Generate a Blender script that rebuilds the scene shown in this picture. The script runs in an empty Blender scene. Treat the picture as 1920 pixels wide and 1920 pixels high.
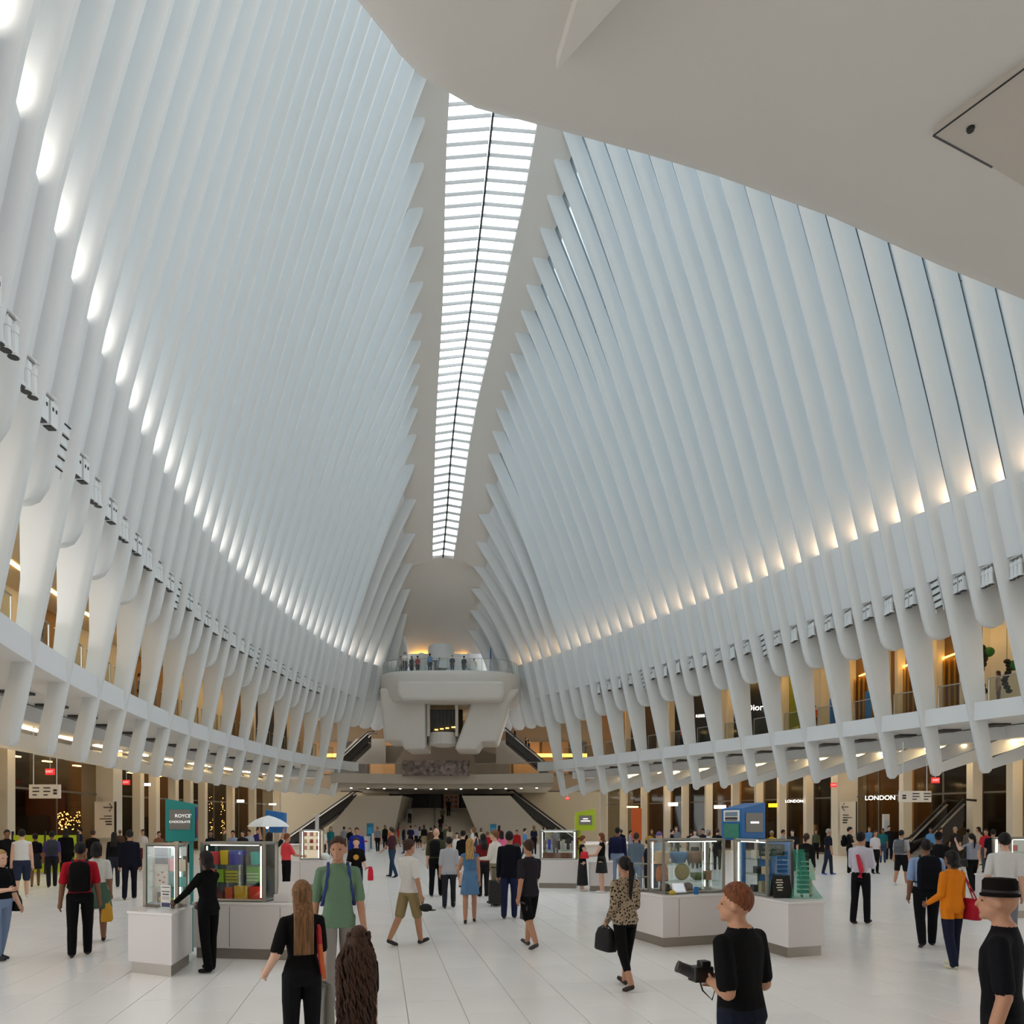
import bpy, bmesh, math, random
import numpy as np
from mathutils import Vector, Matrix, Quaternion

SC = bpy.context.scene
COL = SC.collection
random.seed(7)

# ------------------------------------------------------------------ camera
FPX, HZ, CX, HC = 1400.0, 1540.0, 960.0, 2.1      # focal length / horizon in px of the 1920 frame, eye height
cam_d = bpy.data.cameras.new('camera')
cam = bpy.data.objects.new('camera', cam_d)
COL.objects.link(cam)
cam.location = (0, 0, HC)
cam.rotation_euler = (math.pi / 2, 0, 0)
cam_d.sensor_fit = 'HORIZONTAL'
cam_d.sensor_width = 36.0
cam_d.lens = 36.0 * FPX / 1920.0
cam_d.shift_y = (HZ - 960.0) / 1920.0
cam_d.clip_end = 400
SC.camera = cam

# ------------------------------------------------------------------ world (bright overcast sky)
w = bpy.data.worlds.new('overcast_sky')
SC.world = w
w.use_nodes = True
wn = w.node_tree
bg = wn.nodes['Background']
bg.inputs['Color'].default_value = (0.96, 0.98, 1.0, 1)
bg.inputs['Strength'].default_value = 4.0

SC.view_settings.view_transform = 'Standard'
SC.view_settings.look = 'None'
SC.view_settings.exposure = 0.0
SC.view_settings.gamma = 1.0
SC.view_settings.use_curve_mapping = False

# light strengths of the lamps the place has
UP_L, UP_R, GAL_E, GND_E, SHOP_E, SHELL_E = 300.0, 240.0, 18.0, 18.0, 22.0, 22.0

# ------------------------------------------------------------------ helpers
def lin(c):
    return tuple(((v / 255.0) / 12.92 if v / 255.0 <= 0.04045 else ((v / 255.0 + 0.055) / 1.055) ** 2.4) for v in c)

_mats = {}
def mat(col, rough=0.6, metal=0.0, emit=0.0, noise=0.0, nscale=6.0, name=None, bump=0.0, spec=0.5, ecol=None):
    key = (tuple(col), rough, metal, emit, noise, nscale, bump, spec, ecol)
    if key in _mats:
        return _mats[key]
    m = bpy.data.materials.new(name or 'material')
    m.use_nodes = True
    nt = m.node_tree
    b = nt.nodes['Principled BSDF']
    L = lin(col)
    b.inputs['Base Color'].default_value = (*L, 1)
    b.inputs['Roughness'].default_value = rough
    b.inputs['Metallic'].default_value = metal
    b.inputs['Specular IOR Level'].default_value = spec
    if emit:
        b.inputs['Emission Color'].default_value = (*(lin(ecol) if ecol else L), 1)
        b.inputs['Emission Strength'].default_value = emit
    if noise or bump:
        tc = nt.nodes.new('ShaderNodeTexCoord')
        n = nt.nodes.new('ShaderNodeTexNoise')
        n.inputs['Scale'].default_value = nscale
        n.inputs['Detail'].default_value = 4
        nt.links.new(tc.outputs['Object'], n.inputs['Vector'])
        if noise:
            r = nt.nodes.new('ShaderNodeMix'); r.data_type = 'RGBA'
            r.inputs[6].default_value = (*[v * (1 - noise) for v in L], 1)
            r.inputs[7].default_value = (*[min(1, v * (1 + noise)) for v in L], 1)
            nt.links.new(n.outputs['Fac'], r.inputs[0])
            nt.links.new(r.outputs[2], b.inputs['Base Color'])
        if bump:
            bp = nt.nodes.new('ShaderNodeBump')
            bp.inputs['Strength'].default_value = bump
            bp.inputs['Distance'].default_value = 0.02
            nt.links.new(n.outputs['Fac'], bp.inputs['Height'])
            nt.links.new(bp.outputs[0], b.inputs['Normal'])
    _mats[key] = m
    return m

def glass_mat(name, tint=(235, 242, 245), clear=0.88, rough=0.05):
    m = bpy.data.materials.new(name)
    m.use_nodes = True
    nt = m.node_tree
    nt.nodes.clear()
    o = nt.nodes.new('ShaderNodeOutputMaterial')
    mx = nt.nodes.new('ShaderNodeMixShader')
    t = nt.nodes.new('ShaderNodeBsdfTransparent')
    t.inputs[0].default_value = (*lin(tint), 1)
    g = nt.nodes.new('ShaderNodeBsdfGlossy')
    g.inputs['Roughness'].default_value = rough
    g.inputs['Color'].default_value = (0.9, 0.95, 0.95, 1)
    mx.inputs[0].default_value = 1 - clear
    nt.links.new(t.outputs[0], mx.inputs[1])
    nt.links.new(g.outputs[0], mx.inputs[2])
    nt.links.new(mx.outputs[0], o.inputs[0])
    return m

class MB:
    """collects geometry, then links it as one mesh object"""
    def __init__(s):
        s.v = []; s.f = []; s.mi = []
    def add(s, vs, fs, mi=0):
        o = len(s.v)
        s.v += [tuple(p) for p in vs]
        s.f += [tuple(i + o for i in q) for q in fs]
        s.mi += [mi] * len(fs)
        return s
    def box(s, c, size, rz=0.0, mi=0):
        hx, hy, hz = size[0] / 2, size[1] / 2, size[2] / 2
        ca, sa = math.cos(rz), math.sin(rz)
        vs = []
        for dz in (-hz, hz):
            for dx, dy in ((-hx, -hy), (hx, -hy), (hx, hy), (-hx, hy)):
                vs.append((c[0] + dx * ca - dy * sa, c[1] + dx * sa + dy * ca, c[2] + dz))
        return s.add(vs, [(3, 2, 1, 0), (4, 5, 6, 7), (0, 1, 5, 4), (1, 2, 6, 5), (2, 3, 7, 6), (3, 0, 4, 7)], mi)
    def loft(s, rings, cap=True, closed=True, mi=0):
        n = len(rings[0]); vs = [p for r in rings for p in r]; fs = []
        for k in range(len(rings) - 1):
            for i in range(n if closed else n - 1):
                j = (i + 1) % n
                fs.append((k * n + i, k * n + j, (k + 1) * n + j, (k + 1) * n + i))
        if cap:
            fs.append(tuple(range(n - 1, -1, -1)))
            fs.append(tuple((len(rings) - 1) * n + i for i in range(n)))
        return s.add(vs, fs, mi)
    def prism(s, poly, a, b, mi=0):
        """poly: 3-D points of one face, extruded by vector from a to b offsets"""
        r0 = [tuple(Vector(p) + Vector(a)) for p in poly]; r1 = [tuple(Vector(p) + Vector(b)) for p in poly]
        return s.loft([r0, r1], mi=mi)
    def plan(s, poly, z0, z1, mi=0):
        return s.loft([[(p[0], p[1], z0) for p in poly], [(p[0], p[1], z1) for p in poly]], mi=mi)
    def tube(s, path, r, n=6, mi=0, cap=True):
        path = [Vector(p) for p in path]
        rs = r if isinstance(r, (list, tuple)) else [r] * len(path)
        rings = []
        for k, p in enumerate(path):
            t = (path[min(k + 1, len(path) - 1)] - path[max(k - 1, 0)])
            t = t.normalized() if t.length > 1e-9 else Vector((0, 0, 1))
            u = t.cross(Vector((0, 0, 1)))
            if u.length < 0.15: u = t.cross(Vector((1, 0, 0)))
            u.normalize(); v2 = t.cross(u).normalized()
            rings.append([tuple(p + (u * math.cos(a) + v2 * math.sin(a)) * rs[k]) for a in [2 * math.pi * i / n for i in range(n)]])
        return s.loft(rings, cap=cap, mi=mi)
    def cyl(s, c, r, z0, z1, n=16, r2=None, mi=0):
        r2 = r if r2 is None else r2
        A = [2 * math.pi * i / n for i in range(n)]
        return s.loft([[(c[0] + r * math.cos(a), c[1] + r * math.sin(a), z0) for a in A],
                       [(c[0] + r2 * math.cos(a), c[1] + r2 * math.sin(a), z1) for a in A]], mi=mi)
    def lathe(s, c, prof, n=16, mi=0):
        A = [2 * math.pi * i / n for i in range(n)]
        return s.loft([[(c[0] + r * math.cos(a), c[1] + r * math.sin(a), c[2] + z) for a in A] for r, z in prof], mi=mi)
    def ell(s, c, r, n=12, m=8, mi=0):
        rings = []
        for k in range(m + 1):
            ph = -math.pi / 2 + math.pi * (k * 0.998 + 0.001 * m) / m
            rings.append([(c[0] + r[0] * math.cos(ph) * math.cos(a), c[1] + r[1] * math.cos(ph) * math.sin(a), c[2] + r[2] * math.sin(ph))
                          for a in [2 * math.pi * i / n for i in range(n)]])
        return s.loft(rings, mi=mi)
    def obj(s, name, mats, parent=None, smooth=False, loc=None, bevel=0.0, recalc=True):
        me = bpy.data.meshes.new(name)
        if loc is not None:
            L = Vector(loc); vv = [tuple(Vector(p) - L) for p in s.v]
        else:
            vv = s.v
        me.from_pydata(vv, [], s.f)
        if not isinstance(mats, (list, tuple)): mats = [mats]
        for m in mats: me.materials.append(m)
        if len(mats) > 1:
            me.polygons.foreach_set('material_index', s.mi)
        if recalc:
            bm = bmesh.new(); bm.from_mesh(me)
            bmesh.ops.recalc_face_normals(bm, faces=bm.faces)
            bm.to_mesh(me); bm.free()
        if smooth:
            me.polygons.foreach_set('use_smooth', [True] * len(me.polygons))
        me.update()
        o = bpy.data.objects.new(name, me)
        COL.objects.link(o)
        if loc is not None: o.location = loc
        if bevel:
            b = o.modifiers.new('bevel', 'BEVEL'); b.width = bevel; b.segments = 2; b.limit_method = 'ANGLE'
        if parent is not None:
            o.parent = parent
            if loc is None and parent.location.length > 0:
                o.matrix_parent_inverse = Matrix.Translation(-parent.location)
            elif loc is not None:
                o.matrix_parent_inverse = Matrix.Translation(-parent.location)
        return o

def smooth_by_angle(o, ang=40):
    me = o.data
    bm = bmesh.new(); bm.from_mesh(me)
    lim = math.radians(ang)
    for e in bm.edges:
        e.smooth = not (len(e.link_faces) == 2 and e.calc_face_angle(0) > lim)
    for fc in bm.faces: fc.smooth = True
    bm.to_mesh(me); bm.free()

def tag(o, label, cat, group=None, kind=None):
    o['label'] = label; o['category'] = cat
    if group: o['group'] = group
    if kind: o['kind'] = kind
    return o

def empty(name, loc=(0, 0, 0)):
    o = bpy.data.objects.new(name, None)
    o.empty_display_size = 0.2
    COL.objects.link(o); o.location = loc
    return o

def P(px, py, s):
    return Vector(((px - CX) / s, FPX / s, HC + (HZ - py) / s))
def G(px, py):
    """point on the ground seen at a pixel"""
    s = (py - HZ) / HC
    return Vector(((px - CX) / s, FPX / s, 0))

_bench = bpy.data.scenes.new('bench')          # small side scene so that modifiers can be evaluated quickly
def eval_mesh(o):
    _bench.collection.objects.link(o)
    vl = _bench.view_layers[0]
    vl.update()
    dg = vl.depsgraph
    me = bpy.data.meshes.new_from_object(o.evaluated_get(dg))
    _bench.collection.objects.unlink(o)
    return me

def text_obj(name, txt, size, loc, rz=0.0, m=None, parent=None, extrude=0.008, align='CENTER', sx=1.0):
    cu = bpy.data.curves.new(name, 'FONT')
    cu.body = txt; cu.size = size; cu.extrude = extrude
    cu.align_x = align; cu.align_y = 'CENTER'
    t = bpy.data.objects.new(name + '_curve', cu)
    me = eval_mesh(t)
    bpy.data.objects.remove(t); bpy.data.curves.remove(cu)
    R = Matrix.Rotation(rz, 4, 'Z') @ Matrix.Rotation(math.pi / 2, 4, 'X') @ Matrix.Scale(sx, 4, (1, 0, 0))
    me.transform(R)
    me.materials.clear(); me.materials.append(m)
    o = bpy.data.objects.new(name, me); COL.objects.link(o); o.location = loc
    if parent is not None:
        o.parent = parent; o.matrix_parent_inverse = Matrix.Translation(-parent.location)
    return o

def hermite(pts):
    xs = [p[0] for p in pts]; ys = [p[1] for p in pts]; n = len(xs)
    sl = [(ys[min(i + 1, n - 1)] - ys[max(i - 1, 0)]) / (xs[min(i + 1, n - 1)] - xs[max(i - 1, 0)]) for i in range(n)]
    def fn(x):
        if x <= xs[0]: return ys[0] + (x - xs[0]) * sl[0]
        if x >= xs[-1]: return ys[-1] + (x - xs[-1]) * sl[-1]
        i = max(k for k in range(n - 1) if xs[k] <= x)
        h = xs[i + 1] - xs[i]; t = (x - xs[i]) / h
        return ((2 * t**3 - 3 * t**2 + 1) * ys[i] + (t**3 - 2 * t**2 + t) * h * sl[i] + (-2 * t**3 + 3 * t**2) * ys[i + 1] + (t**3 - t**2) * h * sl[i + 1])
    return fn

# hall plan: inner line of the two rib walls (x as a function of depth y), ridge line and ridge height
XL = hermite([(4, -4.6), (9, -6.8), (13.6, -8.9), (18.5, -10.77), (24.9, -12.6), (33.1, -14.2), (40.6, -15.1), (48.5, -15.2), (57.6, -14.6), (62, -13.9), (66.3, -12.7), (70, -10.7), (72.6, -8.9)])
XR = hermite([(4, 25.6), (10, 25.2), (15, 24.6), (20, 23.7), (25, 22.3), (29.9, 20.5), (34.6, 18.3), (38.6, 16.5), (42.3, 14.8), (48.5, 11.8), (54, 8.8), (59.3, 5.9), (64, 3.0), (67.4, 0.7), (70, -1.6), (72.6, -4.2)])
ZR = hermite([(4, 44), (15, 52), (28, 56.5), (38, 54), (46.4, 47.5), (50.3, 43.1), (54.9, 39.0), (59.7, 36.0), (62.9, 32.6), (64.8, 28.9), (67.2, 25.4), (69, 22.8), (72.6, 18.2)])
WS = hermite([(4, 2.0), (30, 7.0), (48, 5.6), (53, 4.4), (61, 3.05), (66, 2.1), (67.2, 1.8), (72.6, 0.6)])
BW = hermite([(4, 1.3), (50, 1.3), (66, 1.5), (68, 1.9), (72.6, 2.8)])
def XA(d): return 10.7 - 0.252 * d
Z_TIP, Z_SLAB0, Z_SLAB, Z_STUB, Z_BAND0, Z_BAND1 = 4.3, 6.65, 7.45, 10.6, 13.2, 16.3
def XW(sg, d): return XL(d) if sg < 0 else XR(d)

# ------------------------------------------------------------------ materials of the room
M_RIB = mat((214, 217, 218), 0.45, noise=0.02, nscale=0.7, name='white_painted_steel')
M_BAND = mat((220, 222, 224), 0.5, noise=0.02, nscale=0.5, name='white_band_paint')
M_PLAT = mat((208, 203, 196), 0.55, noise=0.02, nscale=0.6, name='platform_plaster')  # white platform; warmth of the interior light is put into this tint
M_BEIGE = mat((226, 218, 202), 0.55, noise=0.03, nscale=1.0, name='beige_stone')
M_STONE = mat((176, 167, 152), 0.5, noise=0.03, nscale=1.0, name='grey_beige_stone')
M_DARK = mat((26, 24, 24), 0.4, name='dark_metal')
M_STEEL = mat((165, 160, 152), 0.28, metal=0.9, noise=0.05, nscale=8, name='brushed_steel')
M_GLASS = glass_mat('window_glass', tint=(232, 240, 244), clear=0.93)
M_WALLG = glass_mat('tinted_wall_glass', tint=(138, 150, 156), clear=0.94)
M_RAILG = glass_mat('railing_glass', tint=(234, 238, 236), clear=0.97)
M_SHOPG = glass_mat('shop_glass', tint=(196, 190, 178), clear=0.975)
M_CASEG = glass_mat('case_glass', tint=(238, 244, 242), clear=0.9)
M_WARM = mat((255, 214, 130), 0.5, emit=7.0, name='warm_lamp')
M_WHITE_L = mat((255, 246, 232), 0.5, emit=9.0, name='white_lamp')

# ================================================================== FLOOR
def build_floor():
    m = bpy.data.materials.new('white_stone_floor'); m.use_nodes = True
    nt = m.node_tree; b = nt.nodes['Principled BSDF']
    tc = nt.nodes.new('ShaderNodeTexCoord'); oi = nt.nodes.new('ShaderNodeObjectInfo')
    n = nt.nodes.new('ShaderNodeTexNoise'); n.inputs['Scale'].default_value = 0.8; n.inputs['Detail'].default_value = 5
    nt.links.new(tc.outputs['Object'], n.inputs['Vector'])
    ad = nt.nodes.new('ShaderNodeMath'); ad.operation = 'MULTIPLY_ADD'; ad.inputs[1].default_value = 0.35
    nt.links.new(oi.outputs['Random'], ad.inputs[0]); nt.links.new(n.outputs['Fac'], ad.inputs[2])
    r = nt.nodes.new('ShaderNodeMix'); r.data_type = 'RGBA'
    r.inputs[6].default_value = (*lin((238, 235, 233)), 1); r.inputs[7].default_value = (*lin((247, 245, 243)), 1)
    nt.links.new(ad.outputs[0], r.inputs[0]); nt.links.new(r.outputs[2], b.inputs['Base Color'])
    b.inputs['Roughness'].default_value = 0.22
    b.inputs['Specular IOR Level'].default_value = 0.5
    mj = mat((172, 169, 166), 0.7, name='floor_joint')
    fl = MB().box((2, 34, -0.16), (84, 108, 0.3)).obj('floor', mj)
    tag(fl, 'white polished stone tile floor of the concourse hall', 'floor', kind='structure')
    ang = math.atan2(250, 1400)
    ax = Vector((-math.sin(ang), math.cos(ang), 0)); ay = Vector((math.cos(ang), math.sin(ang), 0))
    TL, TW, J = 1.25, 0.62, 0.008
    tiles = []
    for i in range(-6, 66):
        for j in range(-60, 62):
            off = 0.5 * TL if j % 2 else 0.0
            c = ax * (i * TL + off) + ay * (j * TW)
            if c.y < -2 or c.y > 74: continue
            if c.x < XL(c.y) - 8.2 or c.x > XR(c.y) + 8.2: continue
            inside = c.y > 3.2 and abs(c.x / c.y) < 0.72
            tiles.append((c.y if inside else 500 + abs(c.y), c))
    tiles.sort(key=lambda t: t[0])
    tm = MB()
    hx, hy = (TL - J) / 2, (TW - J) / 2; e = 0.0015
    def tile_rings(c):
        def R(k, z): return [tuple(c + ax * (sx * (hx - k)) + ay * (sy * (hy - k)) + Vector((0, 0, z))) for sx, sy in ((-1, -1), (-1, 1), (1, 1), (1, -1))]
        return [R(0, -0.012), R(0, -0.003), R(e, 0.0)]
    me_src = MB().loft(tile_rings(Vector((0, 0, 0)))).obj('tile', m, fl)
    first = True
    for k, (_, c) in enumerate(tiles[:300]):
        o = me_src if first else me_src.copy()
        if not first: COL.objects.link(o)
        o.location = c; o.parent = fl; first = False
    rest = MB()
    for _, c in tiles[300:]: rest.loft(tile_rings(c))
    ro = rest.obj('distant_tiles', m, fl, recalc=False); ro['kind'] = 'stuff'
build_floor()

# ================================================================== RIB WALLS
def ds_side(sg):
    out = []; d = 9.0 if sg < 0 else 12.2
    while d < 71.8:
        out.append(d)
        d += (1.58 - 0.20 * (d - 9) / 62) if sg < 0 else (1.08 + 0.14 * max(0, (d - 30)) / 40)
    return out

def rib_top(sg, d):
    wdt = WS(d) / 2 + BW(d) if d < 67 else WS(d) / 2 + BW(d)
    return XA(d) + sg * wdt, ZR(d) - 0.35

def upper_path(sg, d, n=15):
    """inner edge from the band top to the ridge beam"""
    xb = XW(sg, d); xt, zt = rib_top(sg, d)
    kb = 0.27 if sg < 0 else 0.20 + 0.10 * min(1, max(0, (d - 30) / 25))
    avg = abs(xt - xb) / (zt - Z_BAND1)
    kb = min(kb, avg * 0.85)
    zc = Z_BAND1 + 0.55 * (zt - Z_BAND1)
    xc = xb - sg * kb * (zc - Z_BAND1)
    pts = []
    for i in range(n + 1):
        t = i / n
        x = (1 - t)**2 * xb + 2 * t * (1 - t) * xc + t * t * xt
        z = (1 - t)**2 * Z_BAND1 + 2 * t * (1 - t) * zc + t * t * zt
        pts.append((x, z, 1.3 - 0.15 * t))
    return pts
def low_x(sg, d, z):
    return XW(sg, d) + sg * 2.55 * (Z_BAND1 - z) / (Z_BAND1 - Z_TIP)

def build_rib(sg, d, column, parent, th):
    path = []
    if column:
        for z, dep in ((Z_TIP - 0.02, 0.16), (Z_TIP + 0.1, 0.42), (Z_TIP + 0.35, 0.56), (Z_SLAB0, 0.72), (Z_SLAB, 0.82), (9.0, 1.05), (Z_STUB, 1.32), (12.0, 1.5), (Z_BAND0, 1.6), (14.8, 1.55)):
            path.append((low_x(sg, d, z), z, dep * ((.74 if z < 10 else .86 if z < 11 else 1) if sg < 0 and z > 5 else 1)))
        path[0] = (path[0][0] + sg * 0.12, path[0][1], 0.16)
    else:
        for z, dep, o in ((Z_STUB, 0.35, 0.42), (Z_STUB + 0.1, 0.85, 0.18), (Z_STUB + 0.4, 1.2, 0.03), (11.6, 1.32, 0), (Z_BAND0, 1.5, 0), (14.8, 1.5, 0)):
            path.append((low_x(sg, d, z) + sg * o, z, dep))
    path += upper_path(sg, d)
    rings = []
    for x, z, dep in path:
        r = min(0.26, dep * 0.5)
        ring = []
        for a in (-90, -55, -20, 20, 55, 90):
            a = math.radians(a)
            ring.append((x + sg * r * (1 - math.cos(a)), d + th / 2 * math.sin(a), z))
        ring.append((x + sg * dep, d + th / 2, z)); ring.append((x + sg * dep, d - th / 2, z))
        rings.append(ring)
    mb = MB().loft(rings)
    if column:   # lower arm running back from the tip to the shop line, closing the triangle under the gallery floor
        x0 = low_x(sg, d, Z_TIP); arm = []
        k_ = 0.17 if sg < 0 else 0.32; ta = th * 0.46
        for u, hh in ((0.10, 0.45), (2.2, 0.6), (4.6, 0.8)):
            xx = x0 + sg * u; z0 = Z_TIP + 0.02 + k_ * u
            arm.append([(xx, d - ta, z0), (xx, d + ta, z0), (xx, d + ta, z0 + hh), (xx, d - ta, z0 + hh)])
        mb.loft(arm)
    o = mb.obj('rib', M_RIB, parent)
    smooth_by_angle(o, 38)
    return o

LAMPS = []
def add_point(loc, e, col, r=0.12, name='lamp'):
    l = bpy.data.lights.new(name, 'POINT'); l.energy = e; l.color = col; l.shadow_soft_size = r
    o = bpy.data.objects.new(name, l); COL.objects.link(o); o.location = loc
    return o

for sg, side in ((-1, 'left'), (1, 'right')):
    wall = empty('wall_' + side, (XW(sg, 40), 40, 0))
    tag(wall, 'curved %s wall of tall white ribs leaning in to the skylight' % side, 'wall', kind='structure')
    ds = ds_side(sg); th = 0.40 if sg < 0 else 0.32
    for i, d in enumerate(ds):
        build_rib(sg, d, (i % 2 == 0) and d < 67.5, wall, th)
    # spandrel band between the ribs
    dd = [7.0] + ds + [72.4]
    rings = []
    for d in dd:
        x1, x0 = low_x(sg, d, Z_BAND1) + sg * 0.42, low_x(sg, d, Z_BAND0) + sg * 0.42
        rings.append([(x0, d, Z_BAND0), (x1, d, Z_BAND1), (x1 + sg * 1.5, d, Z_BAND1), (x0 + sg * 1.6, d, Z_BAND0)])
    o = MB().loft(rings).obj('spandrel_band', M_BAND, wall); smooth_by_angle(o, 30)
    # glass between the ribs, with thin dark mullions
    for a, b in zip(ds[:-1], ds[1:]):
        pa, pb = upper_path(sg, a, 10), upper_path(sg, b, 10)
        va = [(p[0] + sg * p[2] * 0.88, a + th / 2, p[1]) for p in pa]; vb = [(p[0] + sg * p[2] * 0.88, b - th / 2, p[1]) for p in pb]
        mb = MB(); n = len(va)
        mb.add(va + vb, [(k, k + 1, n + k + 1, n + k) for k in range(n - 1)])
        pane = mb.obj('glass_pane', M_WALLG, wall) if a < 61.5 else mb.obj('infill_panel', M_BAND, wall)
        if a >= 61.5: continue
        fr = MB()
        for k in (1, 2, 3, 5, 7): fr.tube([va[k], vb[k]], 0.02, 4)
        fr.tube(va[:6], 0.022, 4); fr.tube(vb[:6], 0.022, 4)
        fr.obj('mullion', M_DARK, pane)
    # lamps that wash the feet of the upper ribs
    for a, b in zip(ds[:-1], ds[1:]):
        d = (a + b) / 2
        x = low_x(sg, d, Z_BAND1) + sg * 1.0
        if d > 68: continue
        f_ = MB().box((x, d, Z_BAND1 + 0.06), (0.3, 0.22, 0.12)).obj('uplight', M_RIB, wall)
        MB().box((x, d, Z_BAND1 + 0.125), (0.24, 0.16, 0.01)).obj('lamp_lens', mat((255, 240, 225) if sg < 0 else (255, 208, 158), 0.4, emit=UP_L if sg < 0 else UP_R, name='uplight_lens'), f_)
    # gallery floor slab with fascia
    gal = MB(); rings = []
    dd = [3.0] + [k for k in np.arange(6, 68.1, 2.0)]
    for d in dd:
        xi, xo = low_x(sg, d, Z_SLAB) + sg * 0.22, XW(sg, d) + sg * 9.6
        rings.append([(xi, d, Z_SLAB0), (xi, d, Z_SLAB), (xo, d, Z_SLAB), (xo, d, Z_SLAB0)])
    gs = MB().loft(rings).obj('gallery_floor_' + side, M_BAND); smooth_by_angle(gs, 30)
    tag(gs, 'white upper gallery floor edge running along the %s ribs' % side, 'balcony', kind='structure')
    # soffit of the gallery with recessed vents and downlights
    rings = []
    for d in dd:
        xi, xo = low_x(sg, d, Z_SLAB) + sg * 3.4, XW(sg, d) + sg * 9.6
        rings.append([(xi, d, 6.0), (xi, d, 6.6), (xo, d, 6.6), (xo, d, 6.0)])
    sf = MB().loft(rings).obj('soffit', M_BAND, gs); smooth_by_angle(sf, 30)
    for i, d in enumerate(ds[:-2:2]):
        dm = d + (ds[2] - ds[0]) / 2
        if dm > 64: continue
        x = low_x(sg, dm, Z_SLAB) + sg * 2.6
        gr = MB().box((x, dm, 6.6), (0.9, 0.7, 0.09))
        gr.obj('vent', mat((70, 68, 66), 0.6, name='vent_grey'), gs)
        MB().cyl((low_x(sg, dm, Z_SLAB) + sg * 4.6, dm), 0.09, 5.96, 6.0, 10).obj('downlight', M_WHITE_L, gs)
    # ceiling over the gallery
    rings = []
    for d in dd:
        xi, xo = low_x(sg, d, Z_BAND0) + sg * 1.4, XW(sg, d) + sg * 9.6
        rings.append([(xi, d, 13.0), (xi, d, 13.5), (xo, d, 13.5), (xo, d, 12.2), (xi + sg * 2.6, d, 12.2)])
    gc = MB().loft(rings).obj('ceiling_' + side, mat((206, 190, 160), 0.6, noise=0.03, nscale=0.6, name='gallery_ceiling'))
    smooth_by_angle(gc, 25)
    tag(gc, 'sloped beige ceiling above the %s upper gallery' % side, 'ceiling', kind='structure')
    cv = MB(); path = [(XW(sg, d) + sg * 6.0, d, 12.16) for d in np.arange(12, 68, 2.0)]
    for k in range(0, len(path) - 1, 2):
        p0, p1 = Vector(path[k]), Vector(path[k + 1])
        t = (p1 - p0).normalized(); nrm = Vector((t.y, -t.x, 0)) * 0.09
        MB().loft([[tuple(p0 - nrm), tuple(p0 + nrm), tuple(p0 + nrm + Vector((0, 0, .06))), tuple(p0 - nrm + Vector((0, 0, .06)))],
                   [tuple(p1 - nrm), tuple(p1 + nrm), tuple(p1 + nrm + Vector((0, 0, .06))), tuple(p1 - nrm + Vector((0, 0, .06)))]]).obj('cove_light', mat((255, 206, 120), 0.5, emit=GAL_E, name='cove_lamp'), gc)
    # ground-floor strip lights below the soffit
    path = [(XW(sg, d) + sg * 6.3, d, 5.93) for d in np.arange(10, 66, 2.0)]
    for k in range(0, len(path) - 1, 2):
        p0, p1 = Vector(path[k]), Vector(path[k + 1])
        t = (p1 - p0).normalized(); nrm = Vector((t.y, -t.x, 0)) * 0.10
        MB().loft([[tuple(p0 - nrm), tuple(p0 + nrm), tuple(p0 + nrm + Vector((0, 0, .05))), tuple(p0 - nrm + Vector((0, 0, .05)))],
                   [tuple(p1 - nrm), tuple(p1 + nrm), tuple(p1 + nrm + Vector((0, 0, .05))), tuple(p1 - nrm + Vector((0, 0, .05)))]]).obj('strip_light', mat((255, 220, 160), 0.5, emit=GND_E, name='strip_lamp'), gs)
    # glass railing along the gallery, one pane per bay
    rl = empty('railing', (XW(sg, 40) + sg * 2, 40, Z_SLAB))
    tag(rl, 'glass railing with thin steel handrail on the %s gallery edge' % side, 'railing')
    cd = [d for i, d in enumerate(ds) if i % 2 == 0 and d < 68]
    for a, b in zip(cd[:-1], cd[1:]):
        a2, b2 = a + 0.25, b - 0.25
        q0, q1 = Vector((low_x(sg, a2, Z_SLAB) + sg * 0.75, a2, 0)), Vector((low_x(sg, b2, Z_SLAB) + sg * 0.75, b2, 0))
        t = (q1 - q0).normalized(); nn = Vector((t.y, -t.x, 0)) * 0.01
        r0 = [q0 - nn, q0 + nn, q1 + nn, q1 - nn]
        MB().loft([[tuple(p + Vector((0, 0, Z_SLAB + 0.02))) for p in r0], [tuple(p + Vector((0, 0, Z_SLAB + 1.05))) for p in r0]]).obj('glass_pane', M_RAILG, rl)
        MB().tube([q0 + Vector((0, 0, Z_SLAB + 1.08)), q1 + Vector((0, 0, Z_SLAB + 1.08))], 0.03, 6).obj('handrail', M_STEEL, rl)
        MB().box((q1.x, q1.y, Z_SLAB + .53), (0.04, 0.04, 1.08)).obj('post', M_STEEL, rl)
    # stage-lamp clusters hanging below the band
    kinds = ['flood', 'spot', 'spot', 'flood', 'ladder', 'flood', 'spot', 'flood', 'spot']
    vis = [(a + b) / 2 for a, b in zip(ds[:-1], ds[1:]) if (14 if sg < 0 else 29) < (a + b) / 2 < 60]
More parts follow.
